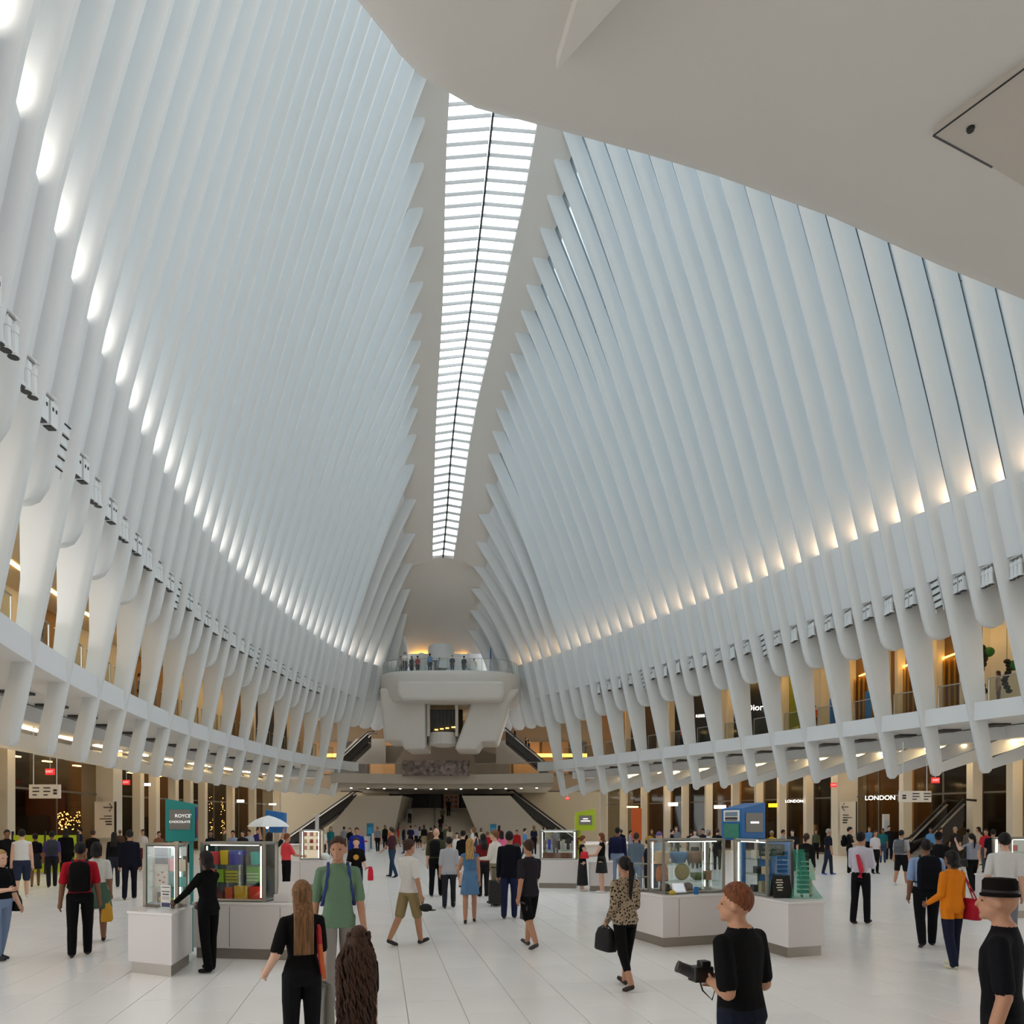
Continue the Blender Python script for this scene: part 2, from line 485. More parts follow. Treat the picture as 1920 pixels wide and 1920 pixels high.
    for i, d in enumerate(vis):
        k = kinds[i % len(kinds)]
        x, z = low_x(sg, d, Z_BAND0) + sg * (0.30 if sg < 0 else 0.35), Z_BAND0 + 0.05
        nth = '%d%s' % (i + 1, {1: 'st', 2: 'nd', 3: 'rd'}.get((i + 1) if i + 1 < 20 else (i + 1) % 10, 'th'))
        if k == 'ladder':
            t = empty('cable_ladder', (x, d, z))
            tag(t, 'white cable ladder rack under the %s band, bay %s from the near end' % (side, nth), 'rack', 'cable racks under the bands')
            for yy in (-0.3, 0.3): MB().tube([(x, d + yy, z), (x + sg * 0.3, d + yy, z - 1.5)], 0.03, 6).obj('rail', M_RIB, t)
            for q in range(5): MB().tube([(x + sg * 0.06 * q, d - 0.3, z - 0.3 * q - 0.1), (x + sg * 0.06 * q, d + 0.3, z - 0.3 * q - 0.1)], 0.025, 6).obj('rung', M_DARK, t)
            for q in range(4): MB().box((x + sg * 0.06 * (q + .6), d, z - 0.3 * q - 0.25), (0.03, 0.52, 0.22)).obj('panel', M_RIB, t)
        else:
            t = empty('stage_light', (x, d, z))
            tag(t, 'white stage lamp cluster under the %s band, bay %s from the near end' % (side, nth), 'light', 'stage lamps under the bands')
            MB().tube([(x, d - 0.42, z - 0.12), (x, d + 0.42, z - 0.12)], 0.03, 6).obj('mounting_bar', M_RIB, t)
            MB().box((x, d, z - 0.2), (0.06, 0.5, 0.03)).obj('clamp_plate', M_STEEL, t)
            for yy in ((-0.2, 0.2) if k == 'flood' else (-0.22, 0.02, 0.26)):
                h_ = empty_part = MB()
                if k == 'flood':
                    h_.box((x + sg * .05, d + yy, z - 0.62), (0.26, 0.3, 0.62))
                    o = h_.obj('lamp_body', M_RIB, t)
                    MB().box((x + sg * .05, d + yy, z - 0.945), (0.2, 0.24, 0.03)).obj('lens', M_DARK, o)
                    for q in (-.07, .07): MB().box((x - sg * .085, d + yy + q, z - 0.5), (0.02, 0.05, 0.09)).obj('vent_slot', M_DARK, o)
                else:
                    h_.lathe((x + sg * .05, d + yy, z - 1.0), [(0.13, 0), (0.14, 0.06), (0.10, 0.1), (0.09, 0.5), (0.11, 0.52), (0.11, 0.68), (0.04, 0.74)], 10)
                    o = h_.obj('lamp_body', M_RIB, t)
                    MB().cyl((x + sg * .05, d + yy), 0.115, z - 1.012, z - 0.998, 10).obj('lens', M_DARK, o)
                MB().tube([(x, d + yy, z - 0.12), (x + sg * .05, d + yy, z - 0.36)], 0.025, 5).obj('bracket', M_RIB, t)

# ================================================================== RIDGE, SKYLIGHT, FAR SHELL
sk = empty('skylight', (XA(50), 50, ZR(50)))
tag(sk, 'long narrow slatted skylight along the ridge of the hall', 'skylight', kind='structure')
def sky_pt(d, u):   # u -1 .. 1 across the opening
    return Vector((XA(d) + u * WS(d) / 2, d, ZR(d) + 0.22 * (1 - abs(u))))
M_SLAT = mat((205, 205, 205), 0.5, name='slat_paint')
dds = [10.0]
while dds[-1] < 66.9:
    d = dds[-1]; sl = (ZR(d + .05) - ZR(d - .05)) / 0.1
    dds.append(d + 0.62 / math.sqrt(1 + sl * sl) * (1.35 if d < 44 else 1))
for k, d in enumerate(dds):
    for u0, u1 in ((-1, -0.03), (0.03, 1)):
        a, b = sky_pt(d, u0), sky_pt(d, u1)
        up = Vector((0, 0, 0.20)); th = Vector((0, 0.045, 0))
        MB().loft([[tuple(a - th), tuple(a + th), tuple(a + th + up), tuple(a - th + up)], [tuple(b - th), tuple(b + th), tuple(b + th + up), tuple(b - th + up)]]).obj('slat', M_SLAT, sk)
    if k + 1 < len(dds):
        for u0, u1 in ((-1, 0), (0, 1)):
            q = [sky_pt(d, u0), sky_pt(d, u1), sky_pt(dds[k + 1], u1), sky_pt(dds[k + 1], u0)]
            MB().add([tuple(p + Vector((0, 0, .24))) for p in q], [(0, 1, 2, 3)]).obj('glass_pane', M_GLASS, sk)
MB().tube([tuple(sky_pt(d, 0) - Vector((0, 0, 0.08))) for d in dds], 0.075, 6).obj('ridge_bar', M_DARK, sk)
for sg in (-1, 1):
    rings = []
    for d in list(np.arange(8, 66.1, 2.0)) + [67.0]:
        xi = XA(d) + sg * WS(d) / 2; xo, zo = rib_top(sg, d)
        sl = 0.55
        xo2 = xo + sg * 0.35
        xo3 = xo + sg * 1.7
        rings.append([(xi, d, ZR(d) - 0.12), (xi, d, ZR(d) + 0.5), (xo3, d, ZR(d) + 0.1), (xo3, d, ZR(d) - 0.95), (xo2, d, ZR(d) - 0.75), (xi + sg * 0.4, d, ZR(d) - 0.30)])
    o = MB().loft(rings).obj('ridge_beam', M_PLAT, sk); smooth_by_angle(o, 50)
# smooth shell closing the far end below the skylight
rows = []
for k in range(15):
    d = 66.9 + (72.9 - 66.9) * k / 14
    hw = WS(67) / 2 + BW(67) + 0.9 + (4.3 - 2.6) * (k / 14) ** 0.8
    row = []
    for q in range(17):
        u = -1 + q / 8
        row.append((XA(d) + u * hw, d + 0.3 * (1 - u * u), ZR(d) - 0.5 * u * u))
    rows.append(row)
sh = MB(); n = 17
vs = [p for r in rows for p in r] + [(p[0], p[1] + 0.25, p[2] + 0.3) for r in rows for p in r]
N = len(vs) // 2; fs = []
for k in range(14):
    for q in range(16):
        a = k * n + q
        fs.append((a, a + 1, a + n + 1, a + n)); fs.append((N + a, N + a + n, N + a + n + 1, N + a + 1))
sh.add(vs, fs)
o = sh.obj('end_shell', M_PLAT, sk, smooth=True)

# ================================================================== OUTER WALLS
wb = MB().box((8, -5.2, 28), (70, 0.4, 56)).obj('wall_back', M_STONE); tag(wb, 'plain stone wall closing the hall behind the viewer', 'wall', kind='structure')

# ================================================================== SHOP FRONTS
OFF = 7.6
def shop_x(sg, d): return XW(sg, d) + sg * OFF
def depth_at(sg, px):
    lo, hi = 8.0, 69.0
    for _ in range(50):
        m_ = (lo + hi) / 2
        v = CX + FPX * shop_x(sg, m_) / m_
        if (v < px) == (sg < 0): lo = m_
        else: hi = m_
    return (lo + hi) / 2
M_SHOPDARK = mat((48, 42, 38), 0.6, noise=0.15, nscale=1.5, name='dark_shop_interior')
M_SHOPWARM = mat((150, 112, 66), 0.6, noise=0.15, nscale=1.5, name='warm_shop_interior')
M_GOLD = mat((196, 150, 62), 0.35, metal=0.6, name='gold_slat')
M_FRAME = mat((120, 112, 100), 0.4, metal=0.5, name='shop_frame')
pill_left = [(-60, 30), (12, 30), (198, 66), (260, 20), (290, 20), (326, 20), (354, 13), (381, 20), (433, 20), (474, 14), (521, 22)]
pill_right = [(1130, 17), (1167, 14), (1207, 11), (1250, 10), (1284, 17), (1328, 15), (1378, 23), (1422, 19), (1465, 15), (1515, 12), (1585, 60), (1697, 13), (1826, 41), (1901, 18), (2010, 20)]
SHOPW = {}
for sg, side, pills in ((-1, 'left', pill_left), (1, 'right', pill_right)):
    sw = empty('shopfront_' + side, (shop_x(sg, 40), 40, 0))
    tag(sw, 'row of beige pillars and tall shop windows under the %s gallery' % side, 'shopfront', kind='structure')
    SHOPW[sg] = sw
    cols = sorted([(depth_at(sg, px), wpx) for px, wpx in pills])
    spans = []
    for d, wpx in cols:
        wd = max(0.42, wpx * d / FPX * 0.9); dp = 0.55 if wd < 1.2 else 0.9
        x = shop_x(sg, d)
        mb = MB().box((x + sg * dp / 2 - sg * .25, d, 3.15), (wd if wd > 1.2 else 0.5, max(0.5, wd * 0.55), 6.3))
        mb.obj('pillar', M_BEIGE, sw, bevel=0.02)
        spans.append((d, wd))
    # header, plinth, panes and interior behind
    for (a, wa), (b, wb_) in zip(spans[:-1], spans[1:]):
        a2, b2 = a + 0.2, b - 0.2
        q0 = Vector((shop_x(sg, a2) + sg * 0.3, a2, 0)); q1 = Vector((shop_x(sg, b2) + sg * 0.3, b2, 0))
        t = (q1 - q0).normalized(); nn = Vector((t.y, -t.x, 0)); nn = nn if nn.x * sg > 0 else -nn
        def slab(z0, z1, o0, o1): return MB().loft([[tuple(q0 + nn * o0 + Vector((0, 0, z0))), tuple(q0 + nn * o1 + Vector((0, 0, z0))), tuple(q1 + nn * o1 + Vector((0, 0, z0))), tuple(q1 + nn * o0 + Vector((0, 0, z0)))],
                                                    [tuple(q0 + nn * o0 + Vector((0, 0, z1))), tuple(q0 + nn * o1 + Vector((0, 0, z1))), tuple(q1 + nn * o1 + Vector((0, 0, z1))), tuple(q1 + nn * o0 + Vector((0, 0, z1)))]])
        slab(0.12, 3.55, 0.0, 0.03).obj('window_pane', M_SHOPG, sw)
        slab(3.65, 5.9, 0.0, 0.03).obj('window_pane', M_SHOPG, sw)
        slab(3.55, 3.65, -0.03, 0.08).obj('transom', M_FRAME, sw)
        slab(0.0, 0.12, -0.05, 0.1).obj('sill', M_FRAME, sw)
        if (q1 - q0).length > 2.6:
            qm = (q0 + q1) / 2
            MB().box((qm.x, qm.y, 2.95), (0.08, 0.08, 5.9), math.atan2(t.y, t.x)).obj('window_post', M_FRAME, sw)
    # shop interiors: back wall, floor is shared, ceiling lamps, merchandise shelves
    dd = list(np.arange(8, 68.1, 4.0))
    rings = [[(shop_x(sg, d) + sg * 3.2, d, 0), (shop_x(sg, d) + sg * 3.2, d, 6.3), (shop_x(sg, d) + sg * 3.5, d, 6.3), (shop_x(sg, d) + sg * 3.5, d, 0)] for d in dd]
    for k in range(len(rings) - 1):
        MB().loft(rings[k:k + 2]).obj('interior_wall', [M_SHOPDARK, M_SHOPWARM, M_SHOPDARK, M_FRAME, M_SHOPWARM][(k + (2 if sg > 0 else 0)) % 5], sw)
    rnd = random.Random(5 + sg)
    for d in np.arange(20, 66, 3.1):
        x = shop_x(sg, d) + sg * 2.2
        hh = rnd.uniform(1.2, 2.6)
        MB().box((x, d, hh / 2), (0.6, rnd.uniform(0.9, 1.8), hh)).obj('shop_shelf', rnd.choice([M_SHOPWARM, M_SHOPDARK, M_FRAME]), sw)
        MB().box((x - sg * .7, d, 5.2), (0.2, rnd.uniform(0.5, 1.2), 0.06)).obj('shop_lamp', mat((255, 205, 130), 0.5, emit=SHOP_E, name='shop_lamp'), sw)
    # upper gallery wall
    gw = empty('gallery_wall_' + side, (shop_x(sg, 40), 40, Z_SLAB))
    tag(gw, 'upper gallery wall of shop panels behind the %s ribs' % side, 'wall', kind='structure')
    if sg < 0:
        bands = [(-200, 60, 'beige'), (60, 130, 'warm'), (130, 230, 'beige'), (230, 330, 'warm'), (330, 420, 'beige'), (420, 470, 'gold'), (470, 540, 'dark'), (540, 600, 'warm')]
    else:
        bands = [(1080, 1180, 'warm'), (1180, 1240, 'dark2'), (1240, 1262, 'beige'), (1262, 1345, 'black'), (1345, 1372, 'beige'), (1372, 1475, 'black'), (1475, 1512, 'green'), (1512, 1548, 'beige'), (1548, 1600, 'beige'), (1600, 1665, 'gold'), (1665, 1692, 'warm'), (1692, 1735, 'gold'), (1735, 1765, 'beige'), (1765, 1815, 'gold'), (1815, 1850, 'warm'), (1850, 1990, 'beige'), (1990, 2400, 'beige')]
    pal = {'beige': M_BEIGE, 'warm': M_SHOPWARM, 'dark': M_SHOPDARK, 'dark2': mat((70, 52, 36), 0.6, name='brown_panel'), 'black': mat((18, 17, 18), 0.35, name='black_panel'),
           'green': mat((132, 138, 40), 0.6, noise=0.2, nscale=3, name='green_panel'), 'gold': mat((120, 84, 34), 0.5, name='gold_back')}
    for p0, p1, kd in bands:
        a, b = depth_at(sg, p0), depth_at(sg, p1)
        if a > b: a, b = b, a
        if b - a < 0.05: continue
        n_ = max(2, int((b - a) / 2) + 1); rings = []
        for d in np.linspace(a, b, n_):
            x = shop_x(sg, d); rings.append([(x, d, Z_SLAB), (x, d, 12.3), (x + sg * .3, d, 12.3), (x + sg * .3, d, Z_SLAB)])
        MB().loft(rings).obj('panel', pal[kd], gw)
        MB().box((shop_x(sg, a) - sg * .1, a, (Z_SLAB + 12.3) / 2), (0.5, 0.35, 12.3 - Z_SLAB)).obj('pillar', M_BEIGE, gw)
        if kd == 'gold' and b < 60:
            for d in np.arange(a + .25, b - .1, 0.28):
                MB().box((shop_x(sg, d) - sg * .12, d, Z_SLAB + 1.7), (0.07, 0.09, 3.2)).obj('slat', M_GOLD, gw)
            MB().box((shop_x(sg, (a + b) / 2) - sg * .3, (a + b) / 2, Z_SLAB + 3.45), (0.1, (b - a) * .9, 0.06)).obj('light_strip', mat((255, 190, 80), 0.5, emit=8, name='gold_strip'), gw)

# ================================================================== FAR END
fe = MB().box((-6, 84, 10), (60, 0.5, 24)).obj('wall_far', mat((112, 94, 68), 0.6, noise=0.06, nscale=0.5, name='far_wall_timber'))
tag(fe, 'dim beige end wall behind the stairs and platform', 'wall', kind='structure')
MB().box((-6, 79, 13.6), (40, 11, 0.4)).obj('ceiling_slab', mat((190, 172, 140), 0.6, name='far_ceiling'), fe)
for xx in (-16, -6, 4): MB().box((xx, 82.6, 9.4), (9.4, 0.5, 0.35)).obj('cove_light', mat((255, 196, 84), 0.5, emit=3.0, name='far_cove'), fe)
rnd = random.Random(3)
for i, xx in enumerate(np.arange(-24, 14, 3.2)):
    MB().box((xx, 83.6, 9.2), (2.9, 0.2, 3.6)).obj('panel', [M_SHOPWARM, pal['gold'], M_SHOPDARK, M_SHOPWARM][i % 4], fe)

# walkway slab bridging the far end at gallery level
def arc(y_mid, y_side, x0, x1, n=14):
    return [(x0 + (x1 - x0) * k / n, y_mid + (y_side - y_mid) * abs(2 * k / n - 1) ** 2) for k in range(n + 1)]
fa = arc(67.8, 65.0, -15.8, 3.6)
bk = [(3.6, 83), (-15.8, 83)]
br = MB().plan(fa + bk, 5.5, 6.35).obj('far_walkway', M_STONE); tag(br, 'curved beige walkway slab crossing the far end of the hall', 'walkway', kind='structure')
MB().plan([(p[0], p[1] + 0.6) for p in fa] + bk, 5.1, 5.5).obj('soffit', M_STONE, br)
for k in range(1, 14):
    MB().cyl((fa[k][0], fa[k][1] + 1.2), 0.10, 5.06, 5.1, 10).obj('downlight', M_WHITE_L, br)
for k in range(0, 14):
    if 5 <= k <= 8: continue
    q0, q1 = Vector((*fa[k], 0)), Vector((*fa[k + 1], 0))
    MB().add([tuple(q0 + Vector((0, .1, 6.36))), tuple(q1 + Vector((0, .1, 6.36))), tuple(q1 + Vector((0, .1, 7.3))), tuple(q0 + Vector((0, .1, 7.3)))], [(0, 1, 2, 3)]).obj('glass_pane', M_RAILG, br)
    MB().tube([q0 + Vector((0, .1, 7.32)), q1 + Vector((0, .1, 7.32))], 0.035, 6).obj('handrail', M_STEEL, br)
# patterned banner box on the walkway
m_ban = mat((78, 68, 66), 0.6, name='banner_print'); nt = m_ban.node_tree
vt = nt.nodes.new('ShaderNodeTexVoronoi'); vt.inputs['Scale'].default_value = 3.5; tcn = nt.nodes.new('ShaderNodeTexCoord')
cr = nt.nodes.new('ShaderNodeValToRGB'); cr.color_ramp.elements[0].color = (*lin((40, 34, 34)), 1); cr.color_ramp.elements[1].color = (*lin((150, 132, 124)), 1)
nt.links.new(tcn.outputs['Object'], vt.inputs['Vector']); nt.links.new(vt.outputs['Color'], cr.inputs[0]); nt.links.new(cr.outputs[0], nt.nodes['Principled BSDF'].inputs['Base Color'])
bx0, bx1 = P(755, 1427, 20.8), P(881, 1456, 20.8)
bn = MB().box(((bx0.x + bx1.x) / 2, 67.2, (bx0.z + bx1.z) / 2 + .05), (bx1.x - bx0.x, 0.25, bx0.z - bx1.z)).obj('banner', m_ban)
tag(bn, 'dark mottled banner hung on the far walkway edge', 'banner')

def pxpoly(pts, s): return [P(x, y, s) for x, y in pts]
def pxprism(pts, s, depth): return MB().prism(pxpoly(pts, s), (0, 0, 0), (0, depth, 0))
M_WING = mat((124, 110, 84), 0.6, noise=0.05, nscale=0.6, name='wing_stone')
# grand stairs
st = empty('staircase', (P(810, 1586, 20.6).x, 67.5, 0)); tag(st, 'wide beige staircase with two solid side walls at the far end', 'staircase', kind='structure')
NST = 20
for k in range(NST):
    y = 67.5 + k * 0.42; z1 = 3.45 * (k + 1) / NST
    xl = -11.2 + 1.0 * k / NST; xr = -2.6 - 1.9 * k / NST
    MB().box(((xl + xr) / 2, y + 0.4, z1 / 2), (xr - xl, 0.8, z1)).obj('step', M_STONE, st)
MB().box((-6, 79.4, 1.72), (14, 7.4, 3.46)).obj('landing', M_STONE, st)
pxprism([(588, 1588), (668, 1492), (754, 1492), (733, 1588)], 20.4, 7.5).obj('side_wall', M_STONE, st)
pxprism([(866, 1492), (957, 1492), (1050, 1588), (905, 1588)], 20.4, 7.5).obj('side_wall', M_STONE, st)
for (p0, p1) in (((754, 1488), (735, 1580)), ((866, 1488), (905, 1575)), ((815, 1505), (815, 1575))):
    a, b = P(*p0, 18.4), P(*p1, 20.6)
    MB().tube([a, b], 0.04, 6).obj('handrail', M_STEEL, st)
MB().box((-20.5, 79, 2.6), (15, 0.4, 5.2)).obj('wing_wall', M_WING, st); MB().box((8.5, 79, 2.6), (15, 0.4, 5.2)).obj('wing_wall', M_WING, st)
# dark entrance doors above the stairs
dr = empty('door_1', (-7, 82, 3.45)); tag(dr, 'dark entrance doors with a lit poster at the top of the stairs', 'door', kind='structure')
z0 = 3.46
for k, (x0, x1) in enumerate(((-10.8, -9.3), (-9.2, -7.7), (-7.6, -5.7), (-5.6, -4.2), (-4.1, -2.8))):
    if k == 2: continue
    MB().box(((x0 + x1) / 2, 82.1, z0 + 1.0), (x1 - x0, 0.1, 2.0)).obj('leaf', M_DARK, dr)
ps = MB().box((-6.65, 82.0, z0 + 1.0), (1.7, 0.12, 2.0)).obj('poster_panel', mat((150, 128, 98), 0.6, name='poster_beige'), dr)
for i in range(3):
    for j in range(4): MB().box((-7.15 + .5 * i, 81.92, z0 + .3 + .48 * j), (0.32, 0.03, 0.3)).obj('picture', mat((128, 62, 40), 0.6, name='picture_red'), ps)
MB().box((-6, 83, 4.4), (26, 0.4, 2.2)).obj('back_panel', M_SHOPDARK, dr)

def escalator(name, label, pts, s, sgn):
    """pts: lower end, upper end in pixels at scale s"""
    a, b = P(*pts[0], s), P(*pts[1], s)
    e = empty(name, (a.x, a.y, 0)); tag(e, label, 'escalator')
    for off in (0.0, 1.5):
        u = Vector((0, off, 0))
        q = [a + u + Vector((0, 0, -.75)), b + u + Vector((0, 0, -.75)), b + u + Vector((0, 0, .15)), a + u + Vector((0, 0, .15))]
        MB().prism(q, (0, 0, 0), (0, 0.12, 0)).obj('side_panel', M_DARK, e)
        MB().tube([a + u + Vector((-.6 * sgn, 0, .15)), a + u + Vector((0, 0, .35)), b + u + Vector((0, 0, .35)), b + u + Vector((.6 * sgn, 0, .3))], 0.07, 6).obj('handrail', mat((30, 28, 26), 0.3), e)
        MB().tube([a + u + Vector((0, -.05, .12)), b + u + Vector((0, -.05, .12))], 0.04, 6).obj('trim', M_STEEL, e)
    n = 18
    for k in range(n):
        c = a.lerp(b, (k + .5) / n)
        MB().box((c.x, c.y + .75, c.z - .65), (abs(b.x - a.x) / n, 1.3, 0.22)).obj('step', M_STEEL, e)
    q = [a + Vector((0, .1, -1.0)), b + Vector((0, .1, -1.0)), b + Vector((0, .1, -.75)), a + Vector((0, .1, -.75))]
    MB().prism(q, (0, 0, 0), (0, 1.5, 0)).obj('truss', M_SHOPDARK, e)
escalator('escalator', 'dark lower escalator rising to the left stair wall', ((535, 1578), (662, 1490)), 19.8, 1)
escalator('escalator', 'dark lower escalator rising to the right stair wall', ((1085, 1580), (962, 1488)), 19.8, -1)
escalator('escalator', 'upper escalator left of the far platform piers', ((640, 1425), (690, 1378)), 20.0, 1)
escalator('escalator', 'upper escalator with riders right of the far platform piers', ((1028, 1440), (948, 1372)), 20.0, -1)
# parapets of the upper stairs
up = empty('upper_stair', (-6, 72, 6.75)); tag(up, 'beige upper stair parapets under the far platform', 'stair', kind='structure')
pxprism([(622, 1432), (668, 1385), (722, 1385), (722, 1432)], 19.4, 0.4).obj('parapet', M_STONE, up)
pxprism([(930, 1432), (930, 1388), (952, 1388), (1012, 1432)], 19.4, 0.4).obj('parapet', M_STONE, up)
pxprism([(690, 1418), (715, 1398), (760, 1398), (740, 1432), (700, 1432)], 19.2, 0.4).obj('parapet', mat((120, 110, 96), 0.6), up)
pxprism([(890, 1432), (885, 1398), (938, 1418), (926, 1432)], 19.2, 0.4).obj('parapet', mat((120, 110, 96), 0.6), up)
MB().box((-6.2, 78, 8.3), (12, 0.3, 3.2)).obj('back_panel', mat((96, 82, 66), 0.6), up)

# far platform (rounded bowl on two piers)
pf = empty('far_platform', (-5.5, 67, 12)); tag(pf, 'rounded white overhanging viewing platform on two piers', 'platform', kind='structure')
def sup(cx, cy, hx, hf, n=40, e=3.2, yb=None):
    out = []
    for k in range(n):
        a = 2 * math.pi * k / n
        c, s_ = math.cos(a), math.sin(a)
        x = cx + hx * math.copysign(abs(c) ** (2 / e), c); y = cy + hf * math.copysign(abs(s_) ** (2 / e), s_)
        out.append((x, y))
    return out
rings = []
for k, z in ((0.93, 15.0), (0.97, 15.0), (0.995, 14.9), (1.0, 14.6), (0.995, 14.2), (0.985, 13.6), (0.97, 13.0), (0.94, 12.5), (0.86, 12.35)):
    rings.append([(x, y, z) for x, y in sup(-5.5, 68.3, 6.35 * k, 4.7 * k)])
o = MB().loft(rings).obj('deck', M_PLAT, pf); smooth_by_angle(o, 50)
pxprism([(744, 1276), (946, 1276), (946, 1303), (938, 1313), (752, 1313), (744, 1303)], 22.06, 6.5).obj('front_beam', M_PLAT, pf, bevel=0.25)
pxprism([(711, 1290), (797, 1290), (797, 1405), (757, 1405), (752, 1389), (720, 1389)], 21.6, 5.0).obj('pier', M_PLAT, pf, bevel=0.2)
pxprism([(890, 1300), (975, 1290), (966, 1305), (957, 1313), (933, 1391), (902, 1391), (893, 1405), (852, 1405)], 21.6, 5.0).obj('pier', M_PLAT, pf, bevel=0.2)
c = P(829, 1400, 21.4)
MB().lathe((c.x, 66.8, 0), [(0.6, P(0, 1398, 21.4).z), (1.4, P(0, 1394, 21.4).z), (1.4, P(0, 1372, 21.4).z), (0.6, P(0, 1371, 21.4).z)], 20).obj('lift_base', M_PLAT, pf, smooth=False)
MB().box((c.x - 1.25, 66.0, 11.2), (0.25, 0.6, 3.2)).obj('lift_frame', M_PLAT, pf); MB().box((c.x + 1.25, 66.0, 11.2), (0.25, 0.6, 3.2)).obj('lift_frame', M_PLAT, pf)
MB().box((c.x, 65.9, 11.2), (2.1, 0.08, 3.1)).obj('lift_glass', M_SHOPG, pf)
MB().box((c.x, 68.6, 11.2), (3.2, 0.3, 3.2)).obj('lift_back', M_SHOPDARK, pf)
for q in (-.8, -.3, .2, .75): MB().box((c.x + q, 68.3, 10.6 + .15 * q), (0.32, 0.1, 0.12)).obj('lift_lamp', M_WARM, pf)
for q in (-.7, -.35, 0, .35, .7): MB().box((c.x + q, 68.35, 11.8), (0.06, 0.1, 1.6)).obj('lift_rail', M_STEEL, pf)
# lift core on the deck
cc = P(827, 1240, 20.0)
o = MB().lathe((cc.x, 70, 0), [(1.22, 15.0), (1.22, 18.2), (1.15, 18.45), (0.9, 18.6), (0.3, 18.68)], 28).obj('lift_core', M_RIB, pf); smooth_by_angle(o, 35)
o = MB().lathe((cc.x, 70, 0), [(1.26, 16.85), (1.26, 16.95)], 28).obj('core_groove', M_DARK, pf)
MB().box((cc.x + .05, 68.76, 16.0), (1.15, 0.16, 1.75)).obj('lift_door', mat((86, 92, 90), 0.15, name='lift_door'), pf)
# deck back wall with slots
MB().box((-6.3, 72.3, 16.7), (9.2, 0.3, 3.2)).obj('back_wall', M_BAND, pf)
for x in (P(772, 0, 19.5).x, P(877, 0, 19.5).x): MB().box((x, 72.12, 17.2), (0.9, 0.08, 0.1)).obj('slot', M_DARK, pf)
for x, w_ in ((P(770, 0, 19.5).x, 2.4), (P(878, 0, 19.5).x, 2.6)): MB().box((x, 72.12, 16.15), (w_, 0.08, 0.8)).obj('opening', mat((70, 66, 64), 0.6), pf)
# warm lamps lighting the shell above the deck wall
for x in (-8.9, -4.2):
    MB().box((x, 72.7, 18.0), (1.6, 0.25, 0.06)).obj('shell_lamp', mat((255, 190, 70), 0.5, emit=SHELL_E, name='shell_lamp'), pf)
# slanted stair walls, planter and banner on deck
pxprism([(783, 1256), (783, 1232), (786, 1224), (794, 1224), (795, 1256)], 21.0, 0.6).obj('slanted_wall', M_RIB, pf)
pxprism([(873, 1250), (877, 1224), (880, 1224), (897, 1257), (888, 1257)], 21.0, 1.4).obj('slanted_wall', M_RIB, pf)
pxprism([(822, 1252), (825, 1238), (846, 1238), (845, 1252)], 21.0, 0.5).obj('planter_box', M_RIB, pf)
rail_pts = [p for p in sup(-5.5, 68.3, 6.1, 4.45, 40)]
rail = [p for p in rail_pts if p[1] < 69.5]
rail.sort(key=lambda p: p[0])
for k in range(len(rail) - 1):
    a, b = Vector((*rail[k], 15.0)), Vector((*rail[k + 1], 15.0))
    if (b - a).length > 3: continue
    MB().add([tuple(a), tuple(b), tuple(b + Vector((0, 0, 1.0))), tuple(a + Vector((0, 0, 1.0)))], [(0, 1, 2, 3)]).obj('glass_pane', M_CASEG, pf)
    MB().tube([a + Vector((0, 0, 1.05)), b + Vector((0, 0, 1.05))], 0.025, 5).obj('handrail', M_STEEL, pf)
    MB().box((b.x, b.y, 15.5), (0.04, 0.04, 1.05)).obj('post', M_STEEL, pf)
bb = MB().loft([[(P(920, 0, 20.6).x + .16 * c_, 67.9 + .05 * s_, 15.02) for c_, s_ in ((-1, -1), (1, -1), (1, 1), (-1, 1))], [(P(920, 0, 20.6).x + .03 * c_, 67.9 + .03 * s_, 17.9) for c_, s_ in ((-1, -1), (1, -1), (1, 1), (-1, 1))]]).obj('feather_banner', mat((38, 92, 150), 0.6, name='blue_banner'))
tag(bb, 'narrow blue tapering banner on the far platform deck', 'banner')

# ================================================================== NEAR PLATFORM (overhead, top right)
npf = empty('near_platform', (6, 8, 14)); tag(npf, 'smooth white underside of the overhead platform filling the top right', 'platform', kind='structure')
edge_px = [(690, 0), (712, 32), (760, 82), (860, 141), (1030, 189), (1180, 232), (1300, 270), (1500, 345), (1700, 437), (1850, 500), (1920, 530)]
ZE = 14.6
edge = []
for x, y in edge_px:
    s_ = (HZ - y) / (ZE - HC); edge.append(Vector(((x - CX) / s_, FPX / s_, 0)))
outline = [Vector((-2.2, -4.8, 0)), Vector((-2.9, 2, 0)), Vector((-3.3, 7, 0)), Vector((-3.1, 10, 0))] + edge + [Vector((15.5, 19.4, 0)), Vector((20, 20.6, 0)), Vector((24, 20.4, 0)), Vector((24.5, 14, 0)), Vector((24.5, -4.8, 0))]
def offset(poly, k):
    n_ = len(poly); out = []
    for i in range(n_):
        a, b, c_ = poly[i - 1], poly[i], poly[(i + 1) % n_]
        t = ((b - a).normalized() + (c_ - b).normalized()).normalized()
        out.append(b + Vector((t.y, -t.x, 0)) * k)      # outline runs clockwise: inward
    return out
rings = []
for k, z in ((1.6, 17.0), (0.5, 16.9), (0.1, 16.3), (0.0, 15.5), (0.12, 14.5), (0.4, 13.8), (0.8, 13.35), (1.3, 13.0)):
    rings.append([(p.x, p.y, z) for p in offset(outline, k)])
rings[-1] = [(p[0], p[1], p[2]) for p in rings[-1]]
o = MB().loft(rings).obj('shell', M_PLAT, npf); smooth_by_angle(o, 60)
